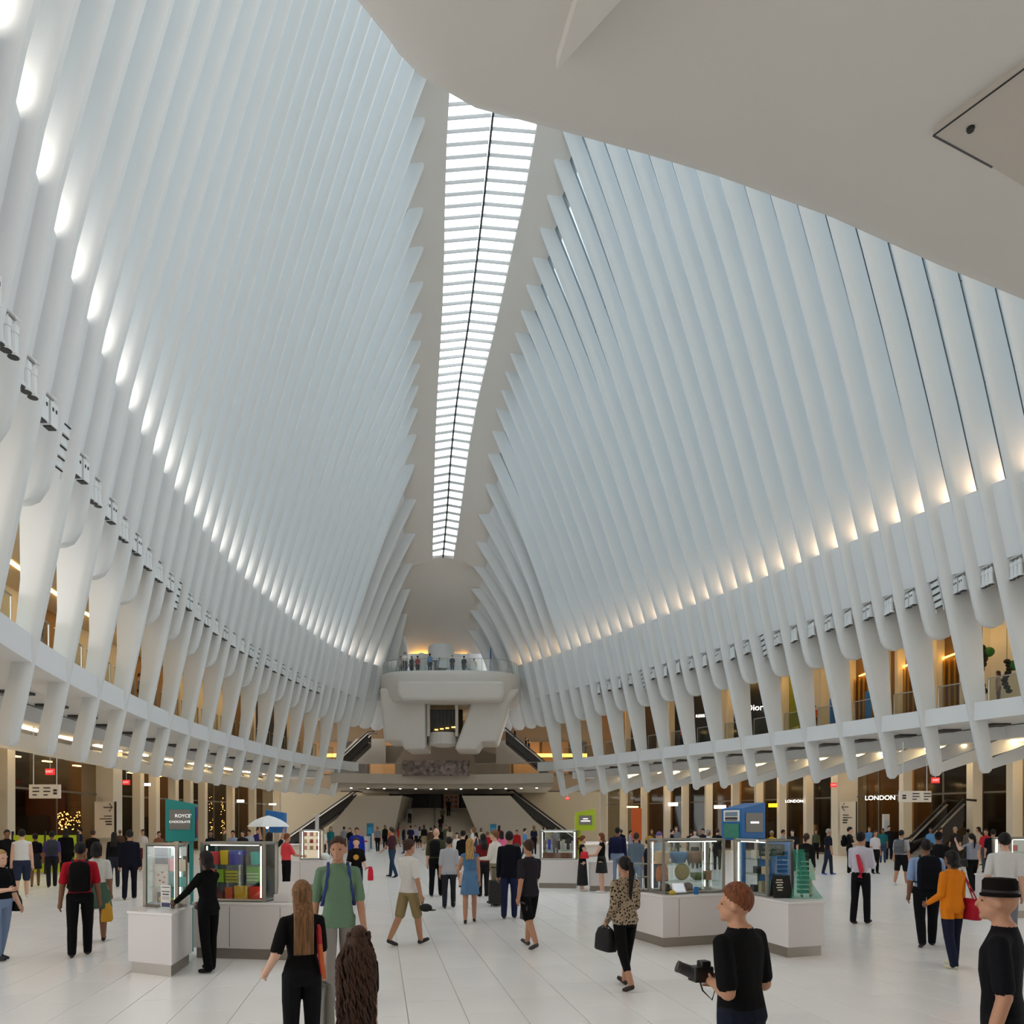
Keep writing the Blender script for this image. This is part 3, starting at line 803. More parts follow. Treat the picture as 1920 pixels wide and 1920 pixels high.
# soffit recess panel with joint lines and a sensor, and a beam wedge
def U(px, py, z):
    s_ = (HZ - py) / (z - HC); return Vector(((px - CX) / s_, FPX / s_, z))
zz = 13.0
pan = [U(1750, 240, zz), U(1925, 110, zz), U(2040, 200, zz), U(1990, 380, zz), U(1860, 300, zz)]
MB().prism(pan, (0, 0, -0.12), (0, 0, 0.05)).obj('access_panel', mat((188, 180, 170), 0.6, name='panel_plaster'), npf)
for k in (0, 4):
    a, b = pan[k], pan[(k + 1) % 5]
    MB().tube([a + Vector((0, 0, -.12)), b + Vector((0, 0, -.12))], 0.018, 4).obj('joint', M_DARK, npf)
q = U(1820, 240, zz - .12); MB().lathe((q.x, q.y, q.z), [(0.05, -0.05), (0.06, -0.02), (0.06, 0.02)], 10).obj('sensor', M_DARK, npf)
wdg = [U(1043, 104, 13.0), U(1085, -40, 13.0), U(1190, -60, 13.0)]
MB().prism(wdg, (0, 0, -0.22), (0, 0, 0.4)).obj('beam_wedge', M_PLAT, npf)

# ================================================================== KIOSKS
M_KW = mat((222, 217, 216), 0.35, noise=0.01, nscale=2, name='kiosk_white')
M_KICK = mat((150, 143, 134), 0.35, metal=0.7, name='kick_plate')
M_LED = mat((255, 250, 242), 0.5, emit=3.2, name='led_strip')
M_TEAL = mat((34, 142, 140), 0.45, name='teal_panel')
M_BLUE = mat((30, 104, 172), 0.45, name='blue_panel')
M_LIME = mat((172, 196, 30), 0.45, name='lime_panel')
M_SCREEN = mat((128, 126, 122), 0.4, name='sign_screen')
M_TXT = mat((250, 250, 250), 0.5, emit=0.7, name='white_lettering')
M_BLK = mat((22, 20, 20), 0.5, name='black_plastic')

def plan_pts(pts):
    return [G(x, y) for x, y in pts]
def inset(poly, k):
    c = sum(poly, Vector((0, 0, 0))) / len(poly)
    return [p + (c - p).normalized() * k for p in poly]
def counter(name, label, poly, h, group='white kiosk counters', seams=()):
    """poly: ground points of the footprint"""
    c = sum(poly, Vector((0, 0, 0))) / len(poly)
    t = empty(name, (c.x, c.y, 0)); tag(t, label, 'counter', group)
    MB().plan(inset(poly, 0.05), 0.0, 0.16).obj('kick_plate', M_KICK, t)
    MB().plan(poly, 0.16, h - 0.035).obj('body', M_KW, t, bevel=0.006)
    MB().plan(inset(poly, -0.02), h - 0.035, h).obj('worktop', mat((232, 228, 226), 0.25, name='worktop_white'), t, bevel=0.006)
    for (i, f_) in seams:
        a, b = poly[i], poly[(i + 1) % len(poly)]
        q = a.lerp(b, f_); n_ = Vector(((b - a).y, -(b - a).x, 0)).normalized()
        if n_.dot(q - c) < 0: n_ = -n_
        MB().box((q.x + n_.x * .001, q.y + n_.y * .001, h / 2 + .06), (0.008, 0.008, h - 0.24), math.atan2((b - a).y, (b - a).x)).obj('panel_seam', M_KICK, t)
    return t
def quad(o, u, v, lu, lv): return [o, o + u * lu, o + u * lu + v * lv, o + v * lv]
def case(name, label, poly, z0, z1, shelves=(0.35, 0.68), led=(0, 1), backm=None, back=None, post=0.045, group='glass display cases'):
    c = sum(poly, Vector((0, 0, 0))) / len(poly)
    t = empty(name, (c.x, c.y, z0)); tag(t, label, 'display case', group)
    n_ = len(poly)
    for p in poly: MB().box((p.x, p.y, (z0 + z1) / 2), (post, post, z1 - z0)).obj('corner_post', M_STEEL, t)
    for i in range(n_):
        a, b = poly[i], poly[(i + 1) % n_]
        for z in (z0 + .02, z1 - .02): MB().tube([(a.x, a.y, z), (b.x, b.y, z)], post * .5, 4).obj('frame_rail', M_STEEL, t)
        if back == i:
            MB().add([(a.x, a.y, z0), (b.x, b.y, z0), (b.x, b.y, z1), (a.x, a.y, z1)], [(0, 1, 2, 3)]).obj('back_panel', backm, t)
        else:
            MB().add([(a.x, a.y, z0), (b.x, b.y, z0), (b.x, b.y, z1), (a.x, a.y, z1)], [(0, 1, 2, 3)]).obj('glass_pane', M_CASEG, t)
    for f_ in shelves:
        z = z0 + (z1 - z0) * f_
        MB().plan(inset(poly, 0.05), z, z + .012).obj('shelf', M_CASEG, t)
    for i in led:
        p = poly[i]; q = p + (c - p).normalized() * 0.07
        MB().box((q.x, q.y, (z0 + z1) / 2), (0.016, 0.016, (z1 - z0) * .86)).obj('led_strip', M_LED, t)
    a, b = inset(poly, .12)[0], inset(poly, .12)[1]
    MB().tube([(a.x, a.y, z1 - .05), (b.x, b.y, z1 - .05)], 0.007, 4).obj('led_strip', M_LED, t)
    return t
def item(name, label, cat, mb, m, loc=None, group=None, smooth=False, bevel=0):
    o = mb.obj(name, m, smooth=smooth, bevel=bevel); return tag(o, label, cat, group)
def ibox(name, label, cat, c, size, rz, col, group=None, rough=.5, bevel=.004):
    return item(name, label, cat, MB().box(c, size, rz), mat(col, rough), group=group, bevel=bevel)

# ---------------- teal chocolate kiosk (left)
HK = 0.86
A = plan_pts([(240, 1824), (322, 1833)]); fr = (A[1] - A[0]); ua = fr.normalized(); va = Vector((-ua.y, ua.x, 0))
va = (G(360, 1806) - A[1]).normalized()
B0 = A[0]; cl = quad(B0, ua, va, fr.length, 1.05)
counter('kiosk_counter', 'white kiosk counter end nearest the viewer, below the teal sign', cl, HK)
Bq = plan_pts([(362, 1796), (537, 1801)]); ub = (Bq[1] - Bq[0]).normalized(); vb = Vector((-ub.y, ub.x, 0))
cb = quad(Bq[0], ub, vb, (Bq[1] - Bq[0]).length + .15, 0.7)
counter('kiosk_counter', 'long white kiosk counter behind the black-clad attendant', cb, HK, seams=((0, .36), (0, .85)))
# case on near counter
c1 = quad(cl[3] - va * .50 + ua * .08, ua, va, 0.62, 0.44)
case('glass_display_case', 'tall glass case with chocolate poster on the teal kiosk', c1, HK, 1.78, shelves=(.3, .55, .78), led=(1, 2), backm=M_TEAL, back=2)
def face_pt(poly, f_, off, z):
    a, b = poly[0], poly[1]; u = (b - a).normalized(); n_ = Vector((-u.y, u.x, 0)); q = a.lerp(b, f_) + n_ * off
    return Vector((q.x, q.y, z))
angA = math.atan2(ua.y, ua.x); angB = math.atan2(ub.y, ub.x)
pc = face_pt(c1, .36, .09, 1.32)
po = empty('poster_stand', (pc.x, pc.y, HK)); tag(po, 'tall poster of chocolates standing inside the teal kiosk case', 'poster')
MB().box(tuple(pc), (0.27, 0.012, 0.82), angA).obj('sheet', mat((196, 176, 160), 0.5), po)
w_ = Vector((ua.x, ua.y, 0))
for dx, dz, sx, sz, col in ((0, .28, .25, .24, (58, 34, 24)), (0, -.02, .25, .3, (210, 190, 178)), (.02, -.33, .2, .16, (52, 32, 24))):
    q = pc + w_ * dx - va * .009; MB().box((q.x, q.y, pc.z + dz), (sx, .004, sz), angA).obj('picture', mat(col, .5), po)
for dx, dz in ((-.05, 0), (.03, .04), (.07, -.03), (-.02, -.08), (.05, -.1)):
    q = pc + w_ * dx - va * .013; MB().ell((q.x, q.y, pc.z + dz), (.028, .006, .014), 8, 5).obj('print_mark', mat((170, 52, 44), .5), po)
q = pc - va * .02 + w_ * .03; MB().ell((q.x, q.y, pc.z + .29), (.085, .008, .08), 12, 6).obj('print_mark', mat((24, 14, 12), .4), po)
q = pc - va * .02 + w_ * .02; MB().lathe((q.x, q.y, pc.z - .38), [(.02, 0), (.05, .02), (.05, .06), (.012, .08), (.012, .13)], 8).obj('print_mark', mat((196, 150, 60), .4), po)
sc = face_pt(cl, .30, .42, HK + .17)
si = empty('counter_sign', (sc.x, sc.y, HK)); tag(si, 'small white printed notice in an acrylic holder on the teal kiosk', 'sign')
MB().box(tuple(sc), (0.19, 0.008, 0.33), angA).obj('sheet', mat((228, 224, 220), .5), si)
for k, (dz, sx, sz, col) in enumerate(((.13, .15, .012, (90, 90, 96)), (.07, .15, .014, (60, 60, 66)), (.03, .12, .02, (70, 70, 78)), (-.01, .14, .008, (120, 120, 120)), (-.035, .13, .008, (130, 130, 130)), (-.12, .16, .06, (44, 44, 92)))):
    q = sc - va * .006; MB().box((q.x, q.y, sc.z + dz), (sx, .003, sz), angA).obj('print_line', mat(col, .5), si)
MB().box((sc.x, sc.y + .03, HK + .01), (.2, .1, .02), angA).obj('holder_base', M_CASEG, si)
# items in the teal case
rr = random.Random(2)
for k, (f_, off, z, w2, h2, col, nm) in enumerate(((.70, .12, HK + .03, .16, .10, (176, 200, 52), 'lime gift box at the bottom of the teal case'), (.72, .2, HK + .29, .18, .14, (120, 190, 186), 'pale teal box on the lower teal shelf'),
                                                  (.68, .15, HK + .52, .15, .19, (236, 150, 160), 'pink gift bag on the middle teal shelf'), (.9, .12, HK + .52, .10, .17, (236, 226, 200), 'cream gift box on the middle teal shelf'),
                                                  (.80, .15, HK + .74, .2, .12, (230, 236, 236), 'white candy carton on the top teal shelf'), (.88, .2, HK + .04, .14, .13, (214, 206, 202), 'silver tin at the foot of the teal case'))):
    q = face_pt(c1, f_, off, 0)
    ibox('gift_box', nm, 'box', (q.x, q.y, z + h2 / 2), (w2, .1, h2), angA, col, 'gift boxes in the teal kiosk')
# case on the long counter with bright boxes
c2 = quad(Bq[0] + ub * .08 + vb * .12, ub, vb, 1.02, 0.42)
case('glass_display_case', 'wide glass case of bright gift boxes on the teal kiosk', c2, HK, 1.78, shelves=(.30, .60), led=(1, 0), backm=mat((70, 66, 64), .5), back=2)
rows = [(1.44, [((208, 32, 50), .16, .20), ((236, 198, 20), .12, .22), ((70, 80, 190), .20, .22), ((40, 36, 40), .08, .14), ((30, 168, 160), .09, .20)]),
        (1.14, [((226, 58, 90), .10, .20), ((150, 186, 20), .11, .20), ((226, 200, 24), .20, .18), ((60, 50, 44), .08, .12), ((90, 160, 34), .20, .25)]),
        (.87, [((196, 70, 60), .12, .2), ((120, 40, 36), .08, .14), ((226, 72, 34), .12, .20), ((242, 186, 20), .21, .23), ((222, 58, 30), .20, .22)])]
names = ['red', 'yellow', 'blue', 'black', 'turquoise', 'rose', 'lime', 'bright yellow', 'dark', 'green', 'brick red', 'maroon', 'orange', 'golden yellow', 'vermilion']
lv = ['top', 'middle', 'bottom']; ki = 0
for r_, (z, its) in enumerate(rows):
    u = .06
    for col, w2, h2 in its:
        q = face_pt(c2, (u + w2 / 2) / 1.02, .14, 0)
        z_ = max(z, HK + .01) if r_ == 2 else HK + .92 * (.60 if r_ == 0 else .30) + .014
        t = empty('gift_bag', (q.x, q.y, z_)); tag(t, '%s gift box on the %s shelf of the wide kiosk case' % (names[ki], lv[r_]), 'box', 'gift boxes in the wide case')
        tp = w2 * (1.0 if r_ else 1.12)
        MB().loft([[tuple(q + ub * sx * w2 / 2 + vb * sy * .05 + Vector((0, 0, z_))) for sx, sy in ((-1, -1), (1, -1), (1, 1), (-1, 1))], [tuple(q + ub * sx * tp / 2 + vb * sy * .06 + Vector((0, 0, z_ + h2))) for sx, sy in ((-1, -1), (1, -1), (1, 1), (-1, 1))]]).obj('carton', mat(col, .45), t)
        if names[ki] in ('bright yellow', 'green'):
            for j in range(3):
                qq = q - vb * .062; MB().box((qq.x, qq.y, z_ + .04 + .05 * j), (w2 * .95, .004, .012), angB).obj('print_stripe', mat((70, 60, 20) if ki == 7 else (236, 230, 190), .5), t)
        u += w2 + .035; ki += 1
# teal sign tower
ts = P(310, 1582, 118); 
tw = empty('sign_tower', (ts.x + .25, ts.y, 1.78)); tag(tw, 'teal wedge-topped sign tower of the chocolate kiosk', 'sign')
u3 = Vector((1, .25, 0)).normalized(); v3 = Vector((-u3.y, u3.x, 0))
o3 = Vector((ts.x, ts.y, 0)); W3, D3 = 0.43, 0.34
ft = quad(o3, u3, v3, W3, D3)
MB().loft([[tuple(p + Vector((0, 0, 1.78))) for p in ft], [tuple(ft[0] + Vector((0, 0, 2.46))), tuple(ft[1] + Vector((0, 0, 2.38))), tuple(ft[2] + Vector((0, 0, 2.38))), tuple(ft[3] + Vector((0, 0, 2.46)))]]).obj('body', M_TEAL, tw)
q = o3 + u3 * W3 * .5 - v3 * .008; MB().box((q.x, q.y, 2.13), (.31, .012, .32), math.atan2(u3.y, u3.x)).obj('screen', M_SCREEN, tw)
q2 = q - v3 * .012
text_obj('lettering', "ROYCE'", .072, (q2.x + .05, q2.y + .012, 2.185), math.atan2(u3.y, u3.x), M_TXT, tw, extrude=.002)
text_obj('lettering', 'CHOCOLATE', .052, (q2.x, q2.y, 2.09), math.atan2(u3.y, u3.x), M_TXT, tw, extrude=.002)
q = ft[1] + v3 * D3 * .5 + u3 * .006; MB().box((q.x, q.y, 2.08), (.012, .2, .5), math.atan2(u3.y, u3.x)).obj('side_print', mat((28, 52, 120), .5), tw)
MB().box((q.x + .006, q.y - .0, 2.0), (.012, .13, .26), math.atan2(u3.y, u3.x)).obj('side_picture', mat((150, 50, 44), .5), tw)
for f_ in (ft[0] + u3 * .06 + v3 * .1, ft[1] - u3 * .06 + v3 * .1): MB().box((f_.x, f_.y, .89), (.05, .05, 1.78)).obj('pole', M_TEAL, tw)
# register on the long counter
rg = face_pt(cb, .82, .3, HK)
rt = empty('cash_register', tuple(rg)); tag(rt, 'white cash register on the right of the teal kiosk counter', 'register')
MB().box((rg.x, rg.y, HK + .06), (.26, .3, .12), angB).obj('drawer', M_KW, rt, bevel=.01)
MB().loft([[(rg.x + sx * .11, rg.y + sy * .03 - .02, HK + .12) for sx, sy in ((-1, -1), (1, -1), (1, 1), (-1, 1))], [(rg.x + sx * .12, rg.y + sy * .02 + .05, HK + .30) for sx, sy in ((-1, -1), (1, -1), (1, 1), (-1, 1))]]).obj('screen', M_KW, rt, bevel=.005)

# ---------------- blue kiosk (right)
R0, R1 = G(1243, 1777), G(1400, 1767)
ur = (R1 - R0).normalized(); vr = Vector((-ur.y, ur.x, 0))
cr1 = quad(R0, ur, vr, 1.40, 1.35)
counter('kiosk_counter', 'white counter on the left side of the blue-sign kiosk', cr1, HK, seams=((0, .22),))
angR = math.atan2(ur.y, ur.x)
S0, S1 = G(1478, 1797), G(1545, 1792)
us = (S1 - S0).normalized(); vs_ = (G(1395, 1772) - S0).normalized()
cr2 = [S0, S1, S1 + vs_ * 1.9, S0 + vs_ * 1.9]
counter('kiosk_counter', 'white counter with green netting on the right of the blue-sign kiosk', cr2, HK)
k1 = quad(R0 + ur * .16 + vr * .25, ur, vr, 1.2, .5)
case('glass_display_case', 'glass case of hats and baskets on the blue-sign kiosk', k1, HK, 1.80, shelves=(.20, .52), led=(3, 2))
k2 = [S0 + vs_ * 1.75 + us * .12, S0 + vs_ * .75 + us * .12, S0 + vs_ * .75 + us * .62, S0 + vs_ * 1.75 + us * .62]
case('glass_display_case', 'glass case with blue back panel on the blue-sign kiosk', k2, HK, 1.80, shelves=(.35, .62), led=(0, 1), backm=M_BLUE, back=2)
MB_G = 'goods in the blue kiosk'
def k1p(f_, off): return face_pt(k1, f_, off, 0)
zs = [HK + .01, HK + .94 * .20 + .014, HK + .94 * .52 + .014]
q = k1p(.12, .3); item('straw_hat', 'pale felt hat on the top shelf at the left of the hat case', 'hat', MB().lathe((q.x, q.y, zs[2]), [(.15, 0), (.16, .02), (.13, .05), (.14, .18), (.10, .22), (.02, .23)], 18), mat((222, 190, 160), .8), group=MB_G, smooth=True)
q = k1p(.40, .3); item('patterned_bowl', 'blue and white patterned bowl on the top shelf of the hat case', 'bowl', MB().lathe((q.x, q.y, zs[2]), [(.06, 0), (.12, .02), (.16, .16), (.15, .20), (.13, .2)], 18), mat((92, 140, 190), .5, noise=.5, nscale=30), group=MB_G, smooth=True)
q = k1p(.68, .3); item('woven_basket', 'brown woven basket on the top shelf of the hat case', 'basket', MB().lathe((q.x, q.y, zs[2]), [(.13, 0), (.15, .08), (.15, .2), (.13, .21), (.12, .1)], 18), mat((150, 120, 96), .8, noise=.4, nscale=40), group=MB_G, smooth=True)
q = k1p(.10, .25); item('stacked_jar', 'striped orange and green jar on the middle shelf of the hat case', 'jar', MB().lathe((q.x, q.y, zs[1]), [(.10, 0), (.11, .05), (.10, .22), (.07, .26), (.07, .28)], 16), mat((196, 120, 78), .5, noise=.5, nscale=14), group=MB_G, smooth=True)
q = k1p(.42, .22); pl_ = MB()
pl_.lathe((0, 0, 0), [(.02, -.012), (.12, -.01), (.15, .01), (.12, .012), (.02, .0)], 24)
pl_.v = [(q.x + x * ur.x - 0 * y, q.y + x * ur.y + z * .8, zs[1] + .155 + y) for x, y, z in pl_.v]
item('round_plate', 'mustard yellow round plate propped upright in the hat case', 'plate', pl_, mat((176, 150, 54), .5, noise=.25, nscale=25), group=MB_G, smooth=True)
q = k1p(.70, .25); item('green_bowl', 'green bowl on the middle shelf of the hat case', 'bowl', MB().lathe((q.x, q.y, zs[1]), [(.06, 0), (.13, .06), (.14, .13), (.12, .13)], 16), mat((112, 130, 70), .6), group=MB_G, smooth=True)
q = k1p(.86, .25); ibox('gift_box', 'pinkish box on the middle shelf of the hat case', 'box', (q.x, q.y, zs[1] + .08), (.12, .1, .16), angR, (214, 160, 130), MB_G)
for k, f_ in enumerate((.12, .30, .50)):
    q = k1p(f_, .2); item('small_basket', '%s small brown basket at the bottom of the hat case' % ['leftmost', 'middle', 'rightmost'][k], 'basket', MB().lathe((q.x, q.y, zs[0]), [(.07, 0), (.09, .06), (.09, .12), (.06, .15), (.02, .16)], 14), mat((118, 100, 88), .7, noise=.3, nscale=30), group=MB_G, smooth=True)
for k, (f_, col, nm) in enumerate(((.22, (226, 222, 206), 'cream'), (.40, (160, 70, 50), 'rust'), (.62, (70, 140, 140), 'teal'), (.78, (200, 190, 170), 'tan'))):
    q = k1p(f_, .08); ibox('soap_box', '%s little soap box at the front of the hat case' % nm, 'box', (q.x, q.y, HK + .05), (.09, .06, .08), angR, col, MB_G)
def k2p(f_, off):
    a, b = k2[0], k2[1]; u = (b - a).normalized(); n_ = Vector((-u.y, u.x, 0)); q_ = a.lerp(b, f_) + n_ * off; return q_
for k, (f_, zz_, w2, h2, col, nm) in enumerate(((.30, HK + .60, .16, .14, (214, 206, 190), 'white starfish ornament box on the top shelf of the blue-backed case'), (.62, HK + .60, .16, .12, (206, 172, 130), 'tan shell box on the top shelf of the blue-backed case'),
                                               (.35, HK + .345, .14, .12, (30, 28, 30), 'black box on the middle shelf of the blue-backed case'), (.6, HK + .345, .12, .13, (220, 190, 150), 'beige picture frame on the middle shelf of the blue-backed case'),
                                               (.25, HK + .02, .12, .12, (40, 36, 38), 'black cup at the bottom of the blue-backed case'), (.5, HK + .02, .1, .2, (190, 170, 130), 'bamboo bundle at the bottom of the blue-backed case'), (.72, HK + .02, .1, .24, (40, 130, 140), 'teal book leaning in the blue-backed case'))):
    q = k2p(f_, .22); ibox('shop_item', nm, 'box', (q.x, q.y, zz_ + h2 / 2), (w2, .08, h2), math.atan2((k2[1] - k2[0]).y, (k2[1] - k2[0]).x), col, MB_G)
# blue sign tower
bt = P(1392, 1578, 106)
tb = empty('sign_tower', (bt.x, bt.y, HK)); tag(tb, 'blue wedge-topped sign tower of the right kiosk', 'sign')
u4 = Vector((1, .36, 0)).normalized(); v4 = Vector((-u4.y, u4.x, 0)); o4 = Vector((bt.x, bt.y, 0))
f4 = quad(o4, u4, v4, .49, .60)
MB().loft([[tuple(p + Vector((0, 0, 1.76))) for p in f4], [tuple(f4[0] + Vector((0, 0, 2.33))), tuple(f4[1] + Vector((0, 0, 2.44))), tuple(f4[2] + Vector((0, 0, 2.44))), tuple(f4[3] + Vector((0, 0, 2.33)))]]).obj('body', M_BLUE, tb)
a4 = math.atan2(u4.y, u4.x)
q = o4 + u4 * .25 - v4 * .008; MB().box((q.x, q.y, 2.08), (.36, .012, .34), a4).obj('screen', M_SCREEN, tb)
q2 = q - v4 * .01; MB().box((q2.x, q2.y, 2.08), (.18, .006, .035), a4).obj('lettering', M_TXT, tb)
q = f4[0] + v4 * .30 - u4 * .008
MB().box((q.x, q.y, 2.2), (.012, .46, .2), a4).obj('side_frame', mat((236, 236, 232), .5), tb)
for dz, sz, col in ((.03, .08, (120, 140, 160)), (-.045, .04, (40, 44, 52)), (-.08, .016, (60, 60, 66))):
    MB().box((q.x - u4.x * .006, q.y - u4.y * .006, 2.2 + dz), (.012, .36, sz), a4).obj('side_print', mat(col, .5), tb)
MB().box((q.x, q.y, 1.93), (.012, .44, .26), a4).obj('side_picture', mat((52, 130, 112), .5, noise=.4, nscale=20), tb)
for f_ in (f4[0] + u4 * .04 + v4 * .04,): MB().box((f_.x, f_.y, 1.31), (.07, .07, .9), a4).obj('pole', M_BLUE, tb)
# clutter on the blue kiosk
q = face_pt(cr1, .28, .1, HK)
ta_ = empty('tablet', tuple(q)); tag(ta_, 'white tilted tablet on the left counter of the blue kiosk', 'tablet')
MB().loft([[tuple(q + ur * sx * .13 + vr * y + Vector((0, 0, z))) for sx in (-1, 1)] + [tuple(q + ur * sx * .13 + vr * (y + .012) + Vector((0, 0, z - .005))) for sx in (1, -1)] for y, z in ((0, .03), (.10, .2))]).obj('frame', M_KW, ta_)
MB().loft([[tuple(q + ur * sx * .11 + vr * (y - .004) + Vector((0, 0, z))) for sx in (-1, 1)] + [tuple(q + ur * sx * .11 + vr * (y - .001) + Vector((0, 0, z - .002))) for sx in (1, -1)] for y, z in ((.01, .05), (.09, .185))]).obj('screen', mat((214, 222, 232), .2, emit=.4), ta_)
q = face_pt(cr1, .17, .1, HK); item('yellow_cloth', 'crumpled yellow cloth beside the tablet', 'cloth', MB().ell((q.x, q.y, HK + .04), (.06, .05, .04), 10, 6), mat((206, 176, 60), .8), smooth=True)
q = face_pt(cr1, .48, .05, HK); ibox('blue_bottle', 'small blue spray bottle beside the tablet', 'bottle', (q.x, q.y, HK + .05), (.06, .05, .16), angR, (30, 110, 190))
# wire stand at the left end
q = face_pt(cr1, -.0, .9, HK) + ur * .12
ws_ = empty('wire_rack', tuple(q)); tag(ws_, 'chrome wire rack on the left end of the blue kiosk', 'rack')
for dx in (-.14, 0, .14):
    for dy in (-.1, .1): MB().tube([(q.x + dx, q.y + dy, HK), (q.x + dx, q.y + dy, HK + .48)], .008, 5).obj('wire', M_STEEL, ws_)
for z in (HK + .02, HK + .25, HK + .48): MB().box((q.x, q.y, z), (.32, .24, .012), angR).obj('tray', M_STEEL, ws_)
# chalk board, netting, black easel on the right counter
q = S0 + us * .30 + vs_ * .62
an = empty('easel_board', (q.x, q.y, HK)); tag(an, 'black folding easel board with white writing on the right kiosk counter', 'board')
for sy in (-1, 1):
    MB().loft([[(q.x + sx * .15, q.y + sy * .10 + e_, HK) for sx, e_ in ((-1, 0), (1, 0), (1, .012), (-1, .012))], [(q.x + sx * .14, q.y + sy * .015 + e_, HK + .36) for sx, e_ in ((-1, 0), (1, 0), (1, .012), (-1, .012))]]).obj('leaf', M_BLK, an)
for dz, sx in ((.29, .16), (.25, .2), (.21, .14), (.17, .18), (.13, .12)): MB().box((q.x - .04, q.y - .09 * (1 - dz / .40) - .02, HK + dz), (sx * .6, .004, .018)).obj('writing', mat((224, 220, 200), .6), an)
q = S0 + us * .35 + vs_ * .95
cbd = MB().box((q.x, q.y, 1.62), (.42, .02, .2)).obj('chalkboard', mat((26, 42, 38), .6)); tag(cbd, 'dark green chalkboard hung under the case lamp of the blue kiosk', 'board')
text_obj('lettering', 'MADE IN', .075, (q.x, q.y - .016, 1.66), 0, mat((120, 130, 124), .6), cbd); text_obj('lettering', 'NEW YORK', .07, (q.x, q.y - .016, 1.575), 0, mat((120, 130, 124), .6), cbd)
for o_ in cbd.children: o_.matrix_parent_inverse = Matrix.Identity(4)
lp = MB().box((q.x + .05, q.y - .02, 1.775), (.62, .03, .025)).obj('lamp_bar', M_LED); tag(lp, 'white light bar above the chalkboard of the blue kiosk', 'lamp')
# hanging green netting
nb = S0 + us * .62 + vs_ * .45
gn = MB(); n1, n2 = 14, 16
for j in range(n2 + 1):
    for i in range(n1 + 1):
        u_, t_ = i / n1, j / n2
        wd = .10 + .22 * t_ ** 2
        ang_ = u_ * 2.6
        gn.v.append((nb.x - .12 + wd * (u_ * 1.7 - .5) + .02 * math.sin(9 * u_ + 3 * t_), nb.y - .06 * math.sin(ang_) - .18 * t_ + .02 * math.sin(14 * u_), HK + .01 + .78 * (1 - t_) ** 1.05))
for j in range(n2):
    for i in range(n1):
        a = j * (n1 + 1) + i; gn.f.append((a, a + 1, a + n1 + 2, a + n1 + 1)); gn.mi.append(0)
m_net = mat((40, 150, 124), .7, name='green_net')
nt = m_net.node_tree; tr = nt.nodes.new('ShaderNodeBsdfTransparent'); mx = nt.nodes.new('ShaderNodeMixShader'); mx.inputs[0].default_value = .62
nt.links.new(tr.outputs[0], mx.inputs[1]); nt.links.new(nt.nodes['Principled BSDF'].outputs[0], mx.inputs[2]); nt.links.new(mx.outputs[0], nt.nodes['Material Output'].inputs[0])
item('netting', 'sheer sea green netting draped over the right kiosk counter', 'netting', gn, m_net, smooth=True)
vsn = MB()
for k in range(9): vsn.box((nb.x + .02, nb.y + .06, HK + .1 + .075 * k), (.16, .10, .055))
item('dark_box_stack', 'stack of dark boxes behind the green netting', 'boxes', vsn, mat((34, 52, 46), .6))
# stool and trolley near the blue kiosk
q = G(1378, 1745)
stl = empty('folding_stool', (q.x, q.y, 0)); tag(stl, 'black folding stool between the two blue-kiosk counters', 'stool')
MB().box((q.x + .1, q.y, .62), (.5, .34, .05)).obj('seat', M_BLK, stl)
for dx in (-.12, .32):
    for dy in (-.14, .14): MB().tube([(q.x + dx, q.y + dy, 0), (q.x + dx * .9 + .01, q.y + dy, .6)], .016, 6).obj('leg', M_BLK, stl)
q = G(1212, 1748)
cst = empty('cart_wheel', (q.x, q.y, 0)); tag(cst, 'small black wheeled trolley foot at the left of the blue kiosk', 'trolley')
MB().box((q.x, q.y, .16), (.1, .16, .12)).obj('bracket', M_BLK, cst)
for dy in (-.05, .05): MB().ell((q.x, q.y + dy, .06), (.06, .025, .06), 12, 6).obj('wheel', M_BLK, cst)

# ---------------- lime kiosk (middle distance)
L0, L1 = G(1008, 1665), G(1082, 1666)
ul = (L1 - L0).normalized(); vl = Vector((-ul.y, ul.x, 0))
ckl = quad(L0, ul, vl, (L1 - L0).length, 1.0)
counter('kiosk_counter', 'white counter of the distant lime-sign kiosk', ckl, .88)
Lr = G(1104, 1671); ck2 = quad(Lr, ul, vl, .7, 1.0)
counter('kiosk_counter', 'short white counter right of the lime sign', ck2, .88)
case('glass_display_case', 'brightly lit glass case of watches on the lime-sign kiosk', quad(L0 + ul * .06 + vl * .2, ul, vl, 1.14, .5), .88, 1.82, shelves=(.3,), led=(0, 1, 2), post=.05)
rr = random.Random(4)
for k in range(7):
    q = L0 + ul * (.18 + .15 * k) + vl * .4
    col = [(90, 80, 76), (60, 60, 180), (120, 110, 110), (70, 50, 44), (200, 190, 180), (60, 56, 60), (150, 140, 136)][k]
    ibox('watch_stand', '%s watch stand in the lime kiosk case, number %d from the left' % (['grey', 'blue', 'silver', 'brown', 'white', 'black', 'steel'][k], k + 1), 'stand', (q.x, q.y, 1.18 + .16 + .02 * (k % 3)), (.09, .1, .28 + .04 * (k % 3)), 0, col, 'watch stands')
q = L0 + ul * .6 + vl * .32; ibox('brown_tray', 'long brown tray at the bottom of the lime kiosk case', 'tray', (q.x, q.y, 1.0), (.95, .2, .2), math.atan2(ul.y, ul.x), (124, 76, 50))
q = G(1065, 1660); ibox('white_carton', 'white carton on the floor in front of the lime kiosk', 'box', (q.x - .1, q.y - .5, .2), (.55, .3, .4), 0, (226, 222, 220)); 
lt = P(1078, 1558, 58)
tl = empty('sign_tower', (lt.x + .3, lt.y, 1.8)); tag(tl, 'lime green wedge-topped sign tower in the middle distance', 'sign')
